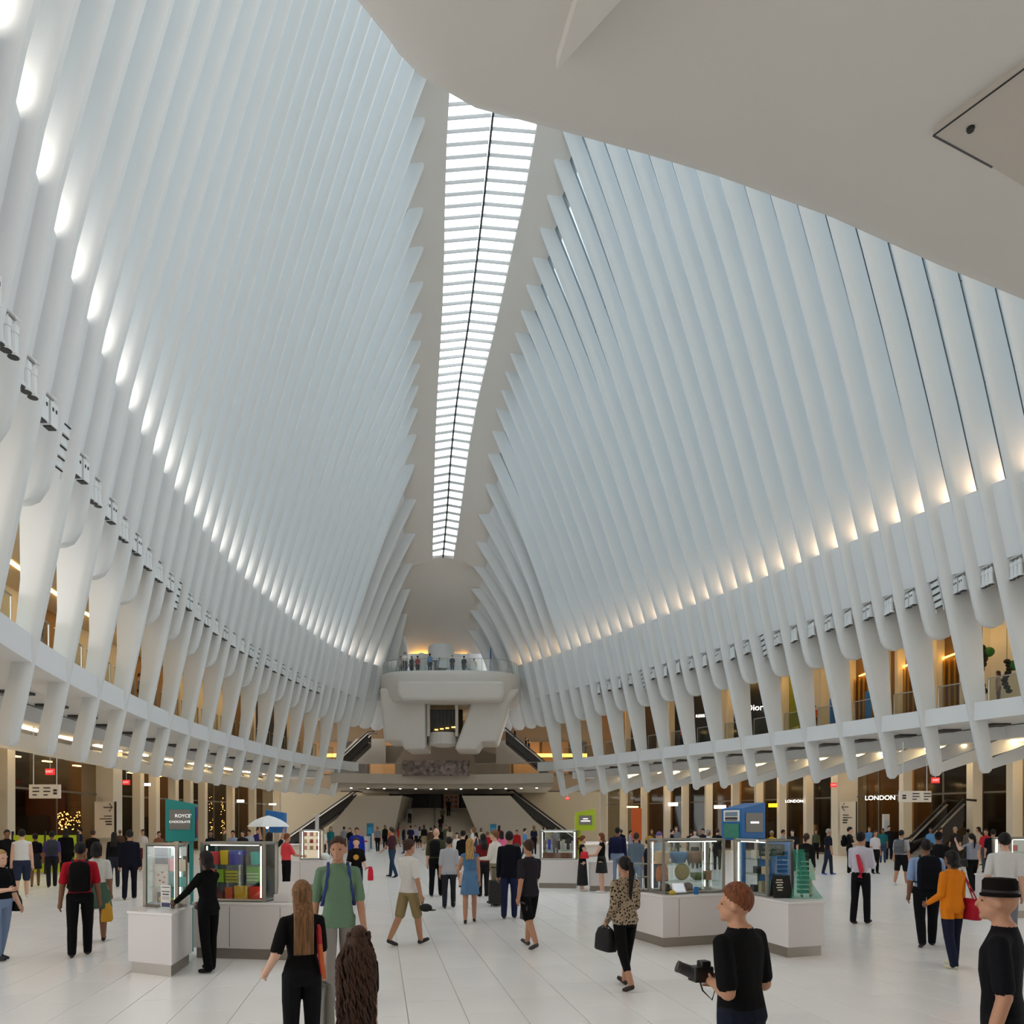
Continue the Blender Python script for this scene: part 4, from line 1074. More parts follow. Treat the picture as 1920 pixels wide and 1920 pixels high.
o5 = Vector((lt.x, lt.y, 0)); u5 = Vector((1, -.2, 0)).normalized(); v5 = Vector((-u5.y, u5.x, 0)); f5 = quad(o5, u5, v5, .62, .4)
MB().loft([[tuple(p + Vector((0, 0, 1.8))) for p in f5], [tuple(f5[0] + Vector((0, 0, 2.38))), tuple(f5[1] + Vector((0, 0, 2.5))), tuple(f5[2] + Vector((0, 0, 2.5))), tuple(f5[3] + Vector((0, 0, 2.38)))]]).obj('body', M_LIME, tl)
q = o5 + u5 * .34 - v5 * .01; MB().box((q.x, q.y, 2.14), (.42, .012, .3), math.atan2(u5.y, u5.x)).obj('screen', M_SCREEN, tl)
for dz, wd in ((.04, .16), (-.03, .30)): MB().box((q.x, q.y - .012, 2.14 + dz), (wd, .008, .035), math.atan2(u5.y, u5.x)).obj('lettering', M_TXT, tl)
q = f5[0] + v5 * .2 - u5 * .008; MB().box((q.x, q.y, 2.05), (.012, .34, .46), math.atan2(u5.y, u5.x)).obj('side_panel', mat((216, 224, 190), .5), tl)
MB().box((o5.x + .1, o5.y + .2, 1.34), (.2, .2, .92)).obj('pole', M_LIME, tl)

# ---------------- umbrella kiosk (left distance)
K0, K1 = G(548, 1668), G(607, 1668)
uk = (K1 - K0).normalized(); vk = Vector((-uk.y, uk.x, 0)); ckk = quad(K0 - uk * .5, uk, vk, (K1 - K0).length + .5, 1.1)
counter('kiosk_counter', 'white counter of the umbrella kiosk in the left distance', ckk, .9, seams=((0, .5),))
ck_ = quad(K0 + uk * .2 + vk * .15, uk, vk, .62, .4)
case('glass_display_case', 'warm lit shelf case of small goods on the umbrella kiosk', ck_, .9, 1.84, shelves=(.33, .55, .78), led=(0, 1), backm=mat((246, 226, 200), .5, emit=.5), back=2)
for r_ in range(3):
    for k in range(3):
        q = K0 + uk * (.30 + .2 * k) + vk * .35; zz_ = .9 + .94 * (.33, .55, .78)[r_] + .015
        ibox('shelf_item', '%s trinket on the %s shelf of the umbrella kiosk case' % (['pink', 'tan', 'red'][(k + r_) % 3], ['lower', 'middle', 'upper'][r_]), 'trinket', (q.x, q.y, zz_ + .05), (.1, .06, .12), 0, [(206, 130, 120), (200, 170, 130), (170, 60, 60)][(k + r_) % 3], 'trinkets on the umbrella kiosk')
q = K1 + vk * .3 - uk * .05; item('melon_bag', 'round white bag at the right end of the umbrella kiosk', 'bag', MB().ell((q.x, q.y, 1.0), (.17, .14, .12), 12, 8), mat((216, 220, 216), .6), smooth=True)
um = P(503, 1550, 58)
ub_ = empty('market_umbrella', (um.x, um.y, 0)); tag(ub_, 'white open parasol with a lamp beneath it over the distant kiosk', 'umbrella')
prof = [(.69, 0), (.60, .10), (.42, .22), (.2, .31), (.02, .36)]
o = MB().lathe((um.x, um.y, um.z), prof + [(.02, .34), (.2, .29), (.42, .2), (.60, .08)], 8).obj('canopy', mat((228, 232, 234), .6), ub_)
MB().tube([(um.x, um.y, 0), (um.x, um.y, um.z + .36)], .025, 8).obj('pole', M_STEEL, ub_)
MB().ell((um.x, um.y - .1, um.z - .02), (.05, .05, .05), 10, 6).obj('lamp', M_LED, ub_)
for k in range(8):
    a = 2 * math.pi * (k + .0) / 8; MB().tube([(um.x, um.y, um.z + .2), (um.x + .6 * math.cos(a), um.y + .6 * math.sin(a), um.z + .07)], .008, 4).obj('rib', M_STEEL, ub_)
b_ = P(493, 1560, 57); 
bt_ = empty('sign_tower', (b_.x + .3, b_.y, 0)); tag(bt_, 'blue sign tower rising behind the white parasol', 'sign')
MB().loft([[(b_.x, b_.y + .25, 1.72), (b_.x + .6, b_.y + .25, 1.72), (b_.x + .6, b_.y + .6, 1.72), (b_.x, b_.y + .6, 1.72)], [(b_.x, b_.y + .25, 2.48), (b_.x + .6, b_.y + .25, 2.38), (b_.x + .6, b_.y + .6, 2.38), (b_.x, b_.y + .6, 2.48)]]).obj('body', M_BLUE, bt_)
MB().box((b_.x + .56, b_.y + .28, .86), (.07, .07, 1.72)).obj('pole', M_KW, bt_)

# ---------------- kiosk at the right edge
E0 = G(1896, 1722)
cke = [E0, E0 + Vector((1.6, .2, 0)), E0 + Vector((1.4, 1.3, 0)), E0 + Vector((-.1, 1.1, 0))]
counter('kiosk_counter', 'white counter cut off by the right edge of the picture', cke, .9)
cse = [E0 + Vector((.05, .1, 0)), E0 + Vector((1.2, .25, 0)), E0 + Vector((1.1, .7, 0)), E0 + Vector((0, .6, 0))]
case('glass_display_case', 'white lit shelf case at the right edge of the picture', cse, .9, 1.75, shelves=(.3, .6), led=(0, 3), backm=mat((236, 234, 232), .5), back=2)
for k, (col, nm) in enumerate((((226, 170, 180), 'pink'), ((220, 214, 150), 'pale yellow'), ((190, 60, 60), 'red'))):
    q = E0 + Vector((.22, .35, 0)); ibox('candle_box', '%s box in the case at the right edge' % nm, 'box', (q.x + .02 * k, q.y, .9 + (.02, .28, .54)[k] + .07), (.16, .12, .13), 0, col, 'boxes at the right edge')

# ---------------- far info desk and blue pylons
d0 = G(610, 1597)
dk = empty('info_desk', (d0.x + 1.4, d0.y, 0)); tag(dk, 'white information desk with a red stripe in front of the far stairs', 'desk')
MB().box((d0.x + 1.45, d0.y + .4, .5), (3.0, .8, 1.0)).obj('body', M_KW, dk); MB().box((d0.x + 1.45, d0.y - .01, .72), (2.9, .02, .1)).obj('stripe', mat((176, 40, 44), .5), dk)
MB().box((d0.x + 1.45, d0.y + .4, 1.02), (3.1, .9, .04)).obj('worktop', M_KW, dk)
q = G(586, 1600); 
pl0 = empty('floor_pylon', (q.x, q.y, 0)); tag(pl0, 'slim white post beside the umbrella kiosk', 'post'); MB().box((q.x + .3, q.y, 1.25), (.2, .2, 2.5)).obj('column', M_KW, pl0); MB().box((q.x + .3, q.y, 2.52), (.4, .3, .06)).obj('cap', M_KW, pl0)
for px, nm, zt in ((694, 'tall blue information pylon left of the far stairs', 1.95), (925, 'short blue screen pylon right of the far stairs', 1.9)):
    q = P(px, 1590, 24.5); q.z = 0
    t = empty('info_pylon', tuple(q)); tag(t, nm, 'pylon')
    MB().box((q.x, q.y, zt / 2), (.48, .22, zt)).obj('body', mat((34, 108, 140), .4), t); MB().box((q.x, q.y - .12, zt * .72), (.36, .02, .5)).obj('screen', mat((40, 130, 170), .4, emit=.15), t)
q = P(703, 1590, 25); ibox('white_kiosk_box', 'white waist-high terminal beside the tall blue pylon', 'terminal', (q.x, q.y, .6), (.4, .4, 1.2), 0, (210, 210, 208))

# ================================================================== SIGNS
M_SIGN = mat((232, 226, 216), .5, name='sign_panel')
M_INK = mat((60, 56, 54), .6, name='sign_ink')
def hang_sign(label, x0, x1, y0, y1, s, ytop, flip):
    a, b = P(x0, y1, s), P(x1, y0, s)
    t = empty('hanging_sign', ((a.x + b.x) / 2, a.y, a.z)); tag(t, label, 'sign')
    MB().box(((a.x + b.x) / 2, a.y, (a.z + b.z) / 2), (b.x - a.x, .12, b.z - a.z)).obj('panel', M_SIGN, t)
    for f_ in (.12, .88):
        x = a.x + (b.x - a.x) * f_; MB().tube([(x, a.y, b.z), (x, a.y, 6.0)], .02, 5).obj('rod', M_RIB, t)
    for r_ in range(3):
        for c_ in range(2):
            wd = (b.x - a.x) * (.22 if r_ < 2 else .14)
            MB().box((a.x + (b.x - a.x) * ((.12 if not flip else .40) + .36 * c_) + wd / 2, a.y - .065, b.z - (b.z - a.z) * (.25 + .25 * r_)), (wd, .01, .05)).obj('text_line', M_INK, t)
    xs = a.x + (b.x - a.x) * (.86 if not flip else .14)
    for r_ in range(2): MB().box((xs, a.y - .065, b.z - (b.z - a.z) * (.42 + .22 * r_)), ((b.x - a.x) * .12, .01, .09)).obj('symbol', M_INK, t)
hang_sign('white hanging direction sign under the left gallery', 56, 113, 1471, 1497, 46, 1440, False)
hang_sign('white hanging direction sign under the right gallery', 1686, 1745, 1483, 1504, 38, 1440, True)
def wall_sign(label, x0, x1, y0, y1, sg, arrow):
    px = (x0 + x1) / 2
    d = depth_at(sg, px) - .85; s = FPX / d
    a, b = P(x0, y1, s), P(x1, y0, s)
    t = empty('wall_sign', ((a.x + b.x) / 2, a.y, a.z)); tag(t, label, 'sign')
    w2 = b.x - a.x
    MB().box(((a.x + b.x) / 2, a.y, (a.z + b.z) / 2), (w2, .08, b.z - a.z)).obj('panel', M_SIGN, t)
    MB().box((b.x + .04, a.y, (a.z + b.z) / 2), (.08, .1, b.z - a.z)).obj('edge', M_DARK, t)
    y = a.y - .045; zc = b.z - (b.z - a.z) * .16; xc = a.x + w2 * (.68 if arrow > 0 else .28); L = w2 * .22
    MB().tube([(xc - L, y, zc), (xc + L, y, zc)], .025, 4).obj('arrow', M_INK, t)
    MB().tube([(xc + arrow * L - arrow * .16, y, zc + .22), (xc + arrow * L, y, zc), (xc + arrow * L - arrow * .16, y, zc - .22)], .025, 4).obj('arrow', M_INK, t)
    for r_ in range(4):
        wd = w2 * (.4, .62, .34, .3)[r_]; x = (b.x - w2 * .12 - wd / 2) if arrow > 0 else (a.x + w2 * .12 + wd / 2)
        MB().box((x, y, b.z - (b.z - a.z) * (.40 + .075 * r_)), (wd, .01, .05 if r_ < 2 else .08)).obj('text_line', M_INK, t)
wall_sign('beige wall sign with a right-pointing arrow on the wide left pillar', 178, 215, 1503, 1571, -1, 1)
wall_sign('beige wall sign with a left-pointing arrow on the wide right pillar', 1576, 1604, 1503, 1566, 1, -1)
def exit_sign(label, px, py, s, wm=.36):
    p = P(px, py, s); t = empty('exit_sign', tuple(p)); tag(t, label, 'sign', 'red exit signs')
    MB().box(tuple(p), (wm, .08, .26)).obj('box', mat((214, 48, 48), .5, emit=.9), t)
    text_obj('lettering', 'EXIT', .15, (p.x, p.y - .045, p.z), 0, mat((250, 226, 220), .5, emit=.6), t)
    MB().tube([(p.x, p.y, p.z + .13), (p.x, p.y, p.z + .7)], .015, 4).obj('stem', M_RIB, t)
exit_sign('red exit sign above the left hanging sign', 94, 1447, 45); exit_sign('red exit sign right of the wide left pillar', 237, 1467, 36)
exit_sign('red exit sign at the wide right pillar', 1563, 1472, 31); exit_sign('red exit sign above the right hanging sign', 1754, 1463, 40); exit_sign('small red exit sign by the right end of the far stairs', 1064, 1497, 20)
def shop_sign(label, txt, px, py, sg, size, col=(255, 250, 240), e=3.0, up=False, sx=1.0, dd=.35):
    d = depth_at(sg, px); x = shop_x(sg, d) - sg * dd; s = FPX / d
    z = HC + (HZ - py) / s
    xw = (px - CX) / FPX * (d - .7)
    o = text_obj('shop_lettering', txt, size, (xw, d - .7, z), math.radians(-24) * (1 if sg > 0 else -.3), mat(col, .5, emit=e), None, extrude=.02, sx=sx)
    tag(o, label, 'sign', 'lit shop names'); return o
shop_sign('white lit LONDON lettering right of the wide right pillar', 'LONDON', 1650, 1497, 1, .36, sx=1.0)
shop_sign('white lit LONDON lettering left of the wide right pillar', 'LONDON', 1489, 1503, 1, .25)
shop_sign('white lit Dior lettering on the black upper shopfront', 'Dior', 1415, 1330, 1, .58)
shop_sign('white lit REISS lettering on the upper black shopfront', 'REISS', 1313, 1345, 1, .30)
def bar_sign(label, px, py, sg, w2, h2, col, e=3.5):
    d = depth_at(sg, px); s = FPX / d; p = P(px, py, s * d / (d - .3))
    o = MB().box(tuple(p), (w2, .06, h2), math.radians(-24 if sg > 0 else 20)).obj('shop_sign', mat(col, .5, emit=e)); tag(o, label, 'sign', 'lit shop names')
bar_sign('thin warm lit shop sign left of the first orange display', 1186, 1513, 1, 1.0, .14, (255, 214, 140)); bar_sign('white lit shop sign between the slim right pillars', 1262, 1508, 1, .75, .26, (255, 252, 248))
bar_sign('white lit shop sign left of the blue sign tower', 1350, 1513, 1, .85, .24, (255, 250, 240)); bar_sign('yellow lit shop sign right of the blue sign tower', 1449, 1510, 1, .55, .24, (255, 190, 20))
bar_sign('white lit shop sign near the far left pillars', 451, 1502, -1, .55, .2, (255, 248, 230)); bar_sign('long white lit shop sign at the far end of the left shops', 511, 1508, -1, .6, .14, (255, 248, 230)); bar_sign('white lit shop sign beside the wide left pillar', 275, 1471, -1, .45, .16, (255, 250, 244))
q = P(1193, 1545, 27); ibox('orange_display', 'glowing orange display stand inside the right shop window', 'display', (q.x, q.y, 1.9), (.7, .3, 2.2), 0, (210, 92, 30))
# fairy lights on the left shop
fl_ = MB(); rr = random.Random(8)
for k in range(70):
    px, py = rr.uniform(108, 150), rr.uniform(1522, 1556)
    d = depth_at(-1, px) + .9; p = P(px, py, FPX / d); fl_.ell(tuple(p), (.03, .03, .03), 6, 4)
o = fl_.obj('fairy_lights', mat((255, 190, 110), .5, emit=12)); tag(o, 'cluster of warm fairy lights in the left shop window', 'lights', kind='stuff')
q = P(130, 1560, 34); wb_ = ibox('timber_panel', 'dark orange timber panel behind the fairy lights', 'panel', (q.x - .4, depth_at(-1, 130) + 1.8, 2.0), (2.2, .1, 4.0), 0, (120, 62, 28))
fl2 = MB()
for k in range(46):
    px = rr.choice([394, 398, 416, 419]) + rr.uniform(-2, 2); py = rr.uniform(1490, 1570)
    d = depth_at(-1, px) + .7; p = P(px, py, FPX / d); fl2.ell(tuple(p), (.03, .03, .03), 6, 4)
o = fl2.obj('fairy_lights', mat((255, 190, 110), .5, emit=12)); tag(o, 'strings of warm bulbs hanging between the far left pillars', 'lights', kind='stuff')
# lime hoarding, tree and brass rail on the left
q0 = P(24, 1560, 47); hb = empty('hoarding', (q0.x + 1, q0.y, 0)); tag(hb, 'lime green hoarding panels behind the crowd at the left', 'panel')
for k in range(2): MB().box((q0.x + .65 + 1.3 * k, q0.y, .8), (1.22, .06, 1.5)).obj('panel', mat((168, 190, 30), .5), hb)
for k in range(3): MB().box((q0.x + 1.3 * k, q0.y, .85), (.06, .08, 1.7)).obj('post', M_DARK, hb)
# escalator and white pylon on the right
escalator('escalator', 'steel escalator rising behind the right-hand columns', ((1735, 1585), (1808, 1512)), 37, 1)
q = G(1661, 1611); wpy = empty('floor_pylon', (q.x, q.y, 0)); tag(wpy, 'tall white floor pylon among the people on the right', 'pylon'); MB().box((q.x, q.y, 1.25), (.34, .16, 2.5)).obj('panel', M_KW, wpy); MB().box((q.x, q.y, .04), (.5, .4, .08)).obj('base', M_KW, wpy); MB().box((q.x, q.y - .085, 1.7), (.26, .01, .9)).obj('print', mat((196, 206, 220), .5), wpy)
# upper gallery: blue posts, plant column
for px, lab in ((1511, 'leftmost'), (1561, 'middle'), (1628, 'rightmost')):
    d = depth_at(1, px) - 3.5; s = FPX / d; x = (px - CX) / s
    o = MB().box((x, d, Z_SLAB + .9), (.26, .2, 1.8)).obj('blue_post', mat((40, 120, 190), .5)); tag(o, '%s blue banner post on the right gallery' % lab, 'post', 'blue posts on the right gallery')
for px, hh, lab in ((1842, 2.4, 'larger'), (1888, 1.6, 'smaller')):
    d = depth_at(1, px) - 1.5; s = FPX / d; x = (px - CX) / s; zc = HC + (HZ - (1215 if hh > 2 else 1240)) / s
    t = empty('hanging_plant', (x, d, zc)); tag(t, '%s black twisted hanging sculpture with green ball on the right gallery' % lab, 'ornament')
    for k in range(9): MB().ell((x + .12 * math.sin(k * .9), d, zc - k * hh / 9), (.16, .14, hh / 14), 8, 6).obj('twist', M_BLK, t)
    MB().ell((x + .3, d, zc - .2), (.28, .25, .25), 10, 8).obj('ball', mat((44, 104, 44), .7, noise=.4, nscale=12), t)
    MB().tube([(x, d, zc), (x, d, 12.25)], .012, 4).obj('wire', M_DARK, t)

# ================================================================== PEOPLE
SK = {'light': (212, 168, 144), 'tan': (178, 130, 102), 'brown': (128, 84, 58), 'dark': (84, 56, 42)}
HAIRC = {'black': (24, 20, 20), 'brown': (62, 40, 28), 'blond': (176, 138, 86), 'dkblond': (118, 84, 54), 'grey': (150, 146, 142), 'auburn': (110, 62, 36), 'white': (214, 210, 204)}

def capsule_mesh(mb, a, b, ra, rb, n=10):
    a, b = Vector(a), Vector(b); t = b - a
    L = t.length
    t = t.normalized() if L > 1e-6 else Vector((0, 0, 1))
    u = t.cross(Vector((0, 1, 0)));
    if u.length < .2: u = t.cross(Vector((1, 0, 0)))
    u.normalize(); v = t.cross(u)
    rings = []
    for k in (-85, -50, -20): rings.append((a + t * (ra * math.sin(math.radians(k))), ra * math.cos(math.radians(k))))
    rings.append((a.lerp(b, .5), (ra + rb) / 2))
    for k in (20, 50, 85): rings.append((b + t * (rb * math.sin(math.radians(k))), rb * math.cos(math.radians(k))))
    A = [2 * math.pi * i / n for i in range(n)]
    mb.loft([[tuple(c + (u * math.cos(x) + v * math.sin(x)) * r) for x in A] for c, r in rings])

def seg_sd(Pn, a, b, ra, rb):
    a = np.array(a); b = np.array(b); ab = b - a; L2 = max(1e-9, float(ab @ ab))
    t = np.clip(((Pn - a) @ ab) / L2, 0, 1)
    d = np.linalg.norm(Pn - (a + t[:, None] * ab), axis=1)
    return d - (ra + (rb - ra) * t)

PEOPLE = []
_hm = {}
def hair_mat(c):
    if c in _hm: return _hm[c]
    m = bpy.data.materials.new('hair'); m.use_nodes = True; nt = m.node_tree; b = nt.nodes['Principled BSDF']
    tc = nt.nodes.new('ShaderNodeTexCoord'); mp = nt.nodes.new('ShaderNodeMapping'); mp.inputs['Scale'].default_value = (70, 70, 5)
    n = nt.nodes.new('ShaderNodeTexNoise'); n.inputs['Scale'].default_value = 1.0; n.inputs['Detail'].default_value = 3
    cr = nt.nodes.new('ShaderNodeValToRGB'); L = lin(HAIRC[c])
    cr.color_ramp.elements[0].position = .3; cr.color_ramp.elements[1].position = .7
    cr.color_ramp.elements[0].color = (*[v * .45 for v in L], 1); cr.color_ramp.elements[1].color = (*[min(1, v * 1.5) for v in L], 1)
    bp = nt.nodes.new('ShaderNodeBump'); bp.inputs['Strength'].default_value = .5; bp.inputs['Distance'].default_value = .01
    nt.links.new(tc.outputs['Object'], mp.inputs[0]); nt.links.new(mp.outputs[0], n.inputs['Vector']); nt.links.new(n.outputs['Fac'], cr.inputs[0]); nt.links.new(cr.outputs[0], b.inputs['Base Color'])
    nt.links.new(n.outputs['Fac'], bp.inputs['Height']); nt.links.new(bp.outputs[0], b.inputs['Normal']); b.inputs['Roughness'].default_value = .6; b.inputs['Specular IOR Level'].default_value = .25
    _hm[c] = m; return m
def person(label, x=None, yf=None, h=1.72, face=0, pos=None, skin='light', top=(60, 60, 60), sleeve=.45, bottom='pants', bcol=(30, 32, 40), shoe=(40, 38, 38), hair='short', hairc='brown',
           stride=.0, armL=(0, .12, .15), armR=(0, .12, .15), fem=False, build=1.0, group=None, hem=None, lean=0.0, neck=None, top2=None, s=None, px_scale=None, headturn=0.0, hairlen=.35, detail=None):
    """face: heading in degrees, 0 away from the viewer, 90 to the right, 180 towards the viewer.
       arm = (swing forward, out, elbow bend) in radians; bottom: pants, shorts, capri, skirt, dress"""
    if pos is None:
        s = s or (yf - HZ) / HC
        pos = Vector(((x - CX) / s, FPX / s, 0))
    else:
        pos = Vector(pos); s = FPX / pos.y
    dt = detail or s
    k = h; th = math.radians(face) + math.atan2(pos.x, pos.y)      # heading is given relative to the line of sight
    fw = Vector((math.sin(th), math.cos(th), 0)); rt = Vector((math.cos(th), -math.sin(th), 0))
    prims = []      # (a, b, ra, rb, material)
    SKN, TOP, BOT, SHO = 0, 1, 2, 3
    # ---- legs
    hipz, L1, L2 = .515 * k, .245 * k, .235 * k
    hw = (.052 if not fem else .050) * k * build
    tr, kr, ar = .050 * k * build, .034 * k * build, .024 * k
    feet = []; legs = []
    for sx, a in ((1, stride), (-1, -stride)):
        kb = abs(stride) * (.95 if a < 0 else .18) + .04
        hip = Vector((sx * hw, 0, hipz))
        knee = hip + Vector((sx * .004, math.sin(a) * L1, -math.cos(a) * L1))
        a2 = a - kb
        ank = knee + Vector((0, math.sin(a2) * L2, -math.cos(a2) * L2))
        legs.append((hip, knee, ank, a2, sx)); feet.append(ank.z - (.042 * k if a >= 0 else .05 * k))
    dz = -min(feet)
    def U_(v): return v + Vector((0, 0, dz))
    for hip, knee, ank, a2, sx in legs:
        hip, knee, ank = U_(hip), U_(knee), U_(ank)
        pm = BOT if bottom in ('pants', 'capri', 'shorts') else SKN
        if bottom == 'pants':
            prims += [(hip, knee, tr * 1.08, kr * 1.22, BOT), (knee, ank + Vector((0, 0, -.005 * k)), kr * 1.22, ar * 1.5, BOT)]
        elif bottom == 'capri':
            c = knee.lerp(ank, .55); prims += [(hip, knee, tr, kr * 1.1, BOT), (knee, c, kr * 1.1, ar * 1.25, BOT), (c, ank, ar * 1.15, ar, SKN)]
        elif bottom == 'shorts':
            c = hip.lerp(knee, .92); prims += [(hip, c, tr * 1.12, kr * 1.55, BOT), (c, knee, kr * 1.1, kr, SKN), (knee, knee.lerp(ank, .35), kr, kr * 1.05, SKN), (knee.lerp(ank, .35), ank, kr * 1.05, ar, SKN)]
        else:
            prims += [(hip, knee, tr * .95, kr, SKN), (knee, knee.lerp(ank, .35), kr, kr * 1.02, SKN), (knee.lerp(ank, .35), ank, kr * 1.02, ar, SKN)]
        tilt = max(-.9, min(.25, a2 * .8 + .05))
        fy, fz = math.cos(tilt), math.sin(tilt)
        heel = ank + Vector((0, -.012 * k, -.022 * k)); toe = heel + Vector((sx * .006, .105 * k * fy, .105 * k * fz - .004 * k))
        prims.append((heel, toe, .022 * k, .019 * k, SHO))
    # ---- torso
    ox = .0
    def T_(z, y=0, x=0):
        return Vector((x, y + lean * max(0, (z - .52)) * k, z * k + dz))
    sh = (.098 if not fem else .084) * k * build
    rings = [(.470, .070, .058, 0), (.515, .092 if not fem else .098, .066, -.004), (.56, .088 if not fem else .09, .062, 0), (.62, .080 if not fem else .070, .056, .003), (.69, .089 if not fem else .080, .062, .006),
             (.76, .094 if not fem else .082, .063, .002), (.80, .084 if not fem else .072, .050, -.004), (.83, .050, .040, -.006), (.855, .032, .034, -.004)]
    waist = .555 if hem is None else hem
    tm = MB(); N = 18
    rr_ = []
    for z, wx, wy, oy in rings:
        wx *= build; wy *= (build + .02)
        c = T_(z, oy * k)
        ring = []
        for i in range(N):
            a = 2 * math.pi * i / N; ca, sa = math.cos(a), math.sin(a)
            ring.append((c.x + wx * k * math.copysign(abs(ca) ** .8, ca), c.y + wy * k * math.copysign(abs(sa) ** .8, sa), c.z))
        rr_.append(ring)
    tm.loft(rr_)
    # shoulders, arms
    hands = []
    for sx, arm in ((1, armR), (-1, armL)):
        shp = T_(.793, -.004 * k, sx * sh); prims.append((T_(.798, -.004 * k, sx * sh * .40), shp, .040 * k, .031 * k * build, TOP))
        sw, ou, be = arm[:3]; inn = arm[3] if len(arm) > 3 else 0.0
        du = Vector((sx * math.sin(ou), math.sin(sw) * math.cos(ou), -math.cos(sw) * math.cos(ou)))
        elb = shp + du * .172 * k
        dfv = Vector((sx * math.sin(ou) * .7 - sx * inn, math.sin(sw + be) * math.cos(ou), -math.cos(sw + be) * math.cos(ou))).normalized()
        wr = elb + dfv * .145 * k
        r0, r1, r2 = .031 * k * build, .026 * k * build, .019 * k
        if sleeve >= 1.0: prims += [(shp, elb, r0 * 1.15, r1 * 1.18, TOP), (elb, wr, r1 * 1.18, r2 * 1.25, TOP)]
        elif sleeve > 0:
            c = shp.lerp(elb, min(1, sleeve * 1.6)); prims += [(shp, c, r0 * 1.08, r0 * 1.16, TOP), (c, elb, r0 * .92, r1, SKN), (elb, wr, r1, r2, SKN)]
        else: prims += [(shp, elb, r0, r1, SKN), (elb, wr, r1, r2, SKN)]
        hd = (dfv + Vector((0, .1, 0))).normalized()
        palm = wr + hd * .045 * k
        prims.append((wr, palm, .017 * k, .021 * k, SKN)); hands.append((wr, palm, hd, sx))
    # neck and head
    hb = T_(.865, .0); hc = T_(.930, .012 * k)
    prims.append((T_(.835, -.004 * k), hb + Vector((0, .006 * k, .01 * k)), .033 * k, .030 * k, SKN))
    hm = MB()
    R = Vector((.0445 * k, .056 * k, .060 * k))
    cr = hc + Vector((0, -.004 * k, .008 * k))
    jaw = hc + Vector((0, .014 * k, -.034 * k))
    Rz = Matrix.Rotation(-headturn, 3, 'Z')
    def ht(v): return hc + Rz @ (Vector(v) - hc)
    hm.ell((cr.x, cr.y, cr.z), tuple(R), 14, 10); hm.ell((jaw.x, jaw.y, jaw.z), (.034 * k, .042 * k, .038 * k), 12, 8)
    if dt > 45:
        nb_ = hc + Vector((0, .056 * k, -.012 * k)); capsule_mesh(hm, nb_ + Vector((0, -.004 * k, .018 * k)), nb_ + Vector((0, .008 * k, -.006 * k)), .006 * k, .009 * k, 6)
        for sx in (-1, 1):
            hm.ell((hc.x + sx * .044 * k, hc.y - .004 * k, hc.z - .010 * k), (.007 * k, .014 * k, .019 * k), 8, 6)
            capsule_mesh(hm, hc + Vector((sx * .010 * k, .050 * k, .008 * k)), hc + Vector((sx * .030 * k, .042 * k, .008 * k)), .007 * k, .006 * k, 6)
        hm.ell((hc.x, hc.y + .047 * k, hc.z - .037 * k), (.017 * k, .012 * k, .007 * k), 8, 6); hm.ell((hc.x, hc.y + .044 * k, hc.z - .058 * k), (.017 * k, .014 * k, .012 * k), 8, 6)
    if headturn: hm.v = [tuple(ht(p)) for p in hm.v]
    # ---- one continuous surface
    body = MB(); body.v += tm.v; body.f += tm.f
    o_ = len(body.v); body.v += hm.v; body.f += [tuple(i + o_ for i in q) for q in hm.f]; body.mi = [0] * len(body.f)
    for a, b, ra, rb, m_ in prims: capsule_mesh(body, a, b, ra, rb, 10)
    me = bpy.data.meshes.new('tmp'); me.from_pydata(body.v, [], body.f)
    tmp = bpy.data.objects.new('tmp', me)
    vs = max(.0105, min(.034, 1.5 / dt))
    rm = tmp.modifiers.new('r', 'REMESH'); rm.mode = 'VOXEL'; rm.voxel_size = vs
    sm = tmp.modifiers.new('s', 'SMOOTH'); sm.factor = .5; sm.iterations = 3 if vs < .02 else 2
    res = eval_mesh(tmp)
    bpy.data.objects.remove(tmp); bpy.data.meshes.remove(me)
    nV, nF = len(res.vertices), len(res.polygons)
    co = np.empty(nV * 3); res.vertices.foreach_get('co', co); co = co.reshape(-1, 3)
    faces = [tuple(p.vertices) for p in res.polygons]
    cen = np.array([co[list(f_)].mean(axis=0) for f_ in faces]) if nF else np.zeros((0, 3))
    bpy.data.meshes.remove(res)
    best = np.full(nF, 1e9); mi = np.zeros(nF, int)
    # torso distance
    zc = cen[:, 2] - dz; zz = np.array([r[0] * k for r in rings]); wxs = np.interp(zc, zz, [r[1] * build * k for r in rings]); wys = np.interp(zc, zz, [r[2] * build * k for r in rings])
    yo = lean * np.maximum(0, zc / k - .52) * k
    q = np.sqrt((cen[:, 0] / wxs) ** 2 + ((cen[:, 1] - yo) / wys) ** 2)
    td = (q - 1) * np.minimum(wxs, wys) + np.where((zc < .46 * k) | (zc > .86 * k), .5, 0)
    best = td.copy(); mi = np.where(zc > .845 * k, SKN, np.where(zc > waist * k, TOP, BOT))
    for a, b, ra, rb, m_ in prims:
        d = seg_sd(cen, a, b, ra, rb); sel = d < best; best[sel] = d[sel]; mi[sel] = m_
    # garment below the hem stays garment: short tops over trousers
    if hem is not None and hem < .52:
        sel = (zc > hem * k) & (mi == BOT); mi[sel] = TOP
    hd_ = np.linalg.norm((cen - np.array(hc)) / np.array((.062 * k, .075 * k, .082 * k)), axis=1); mi[hd_ < 1] = SKN
    if top2 is not None: pass
    V = [tuple(v) for v in co]; F = faces; MI = list(int(v) for v in mi)
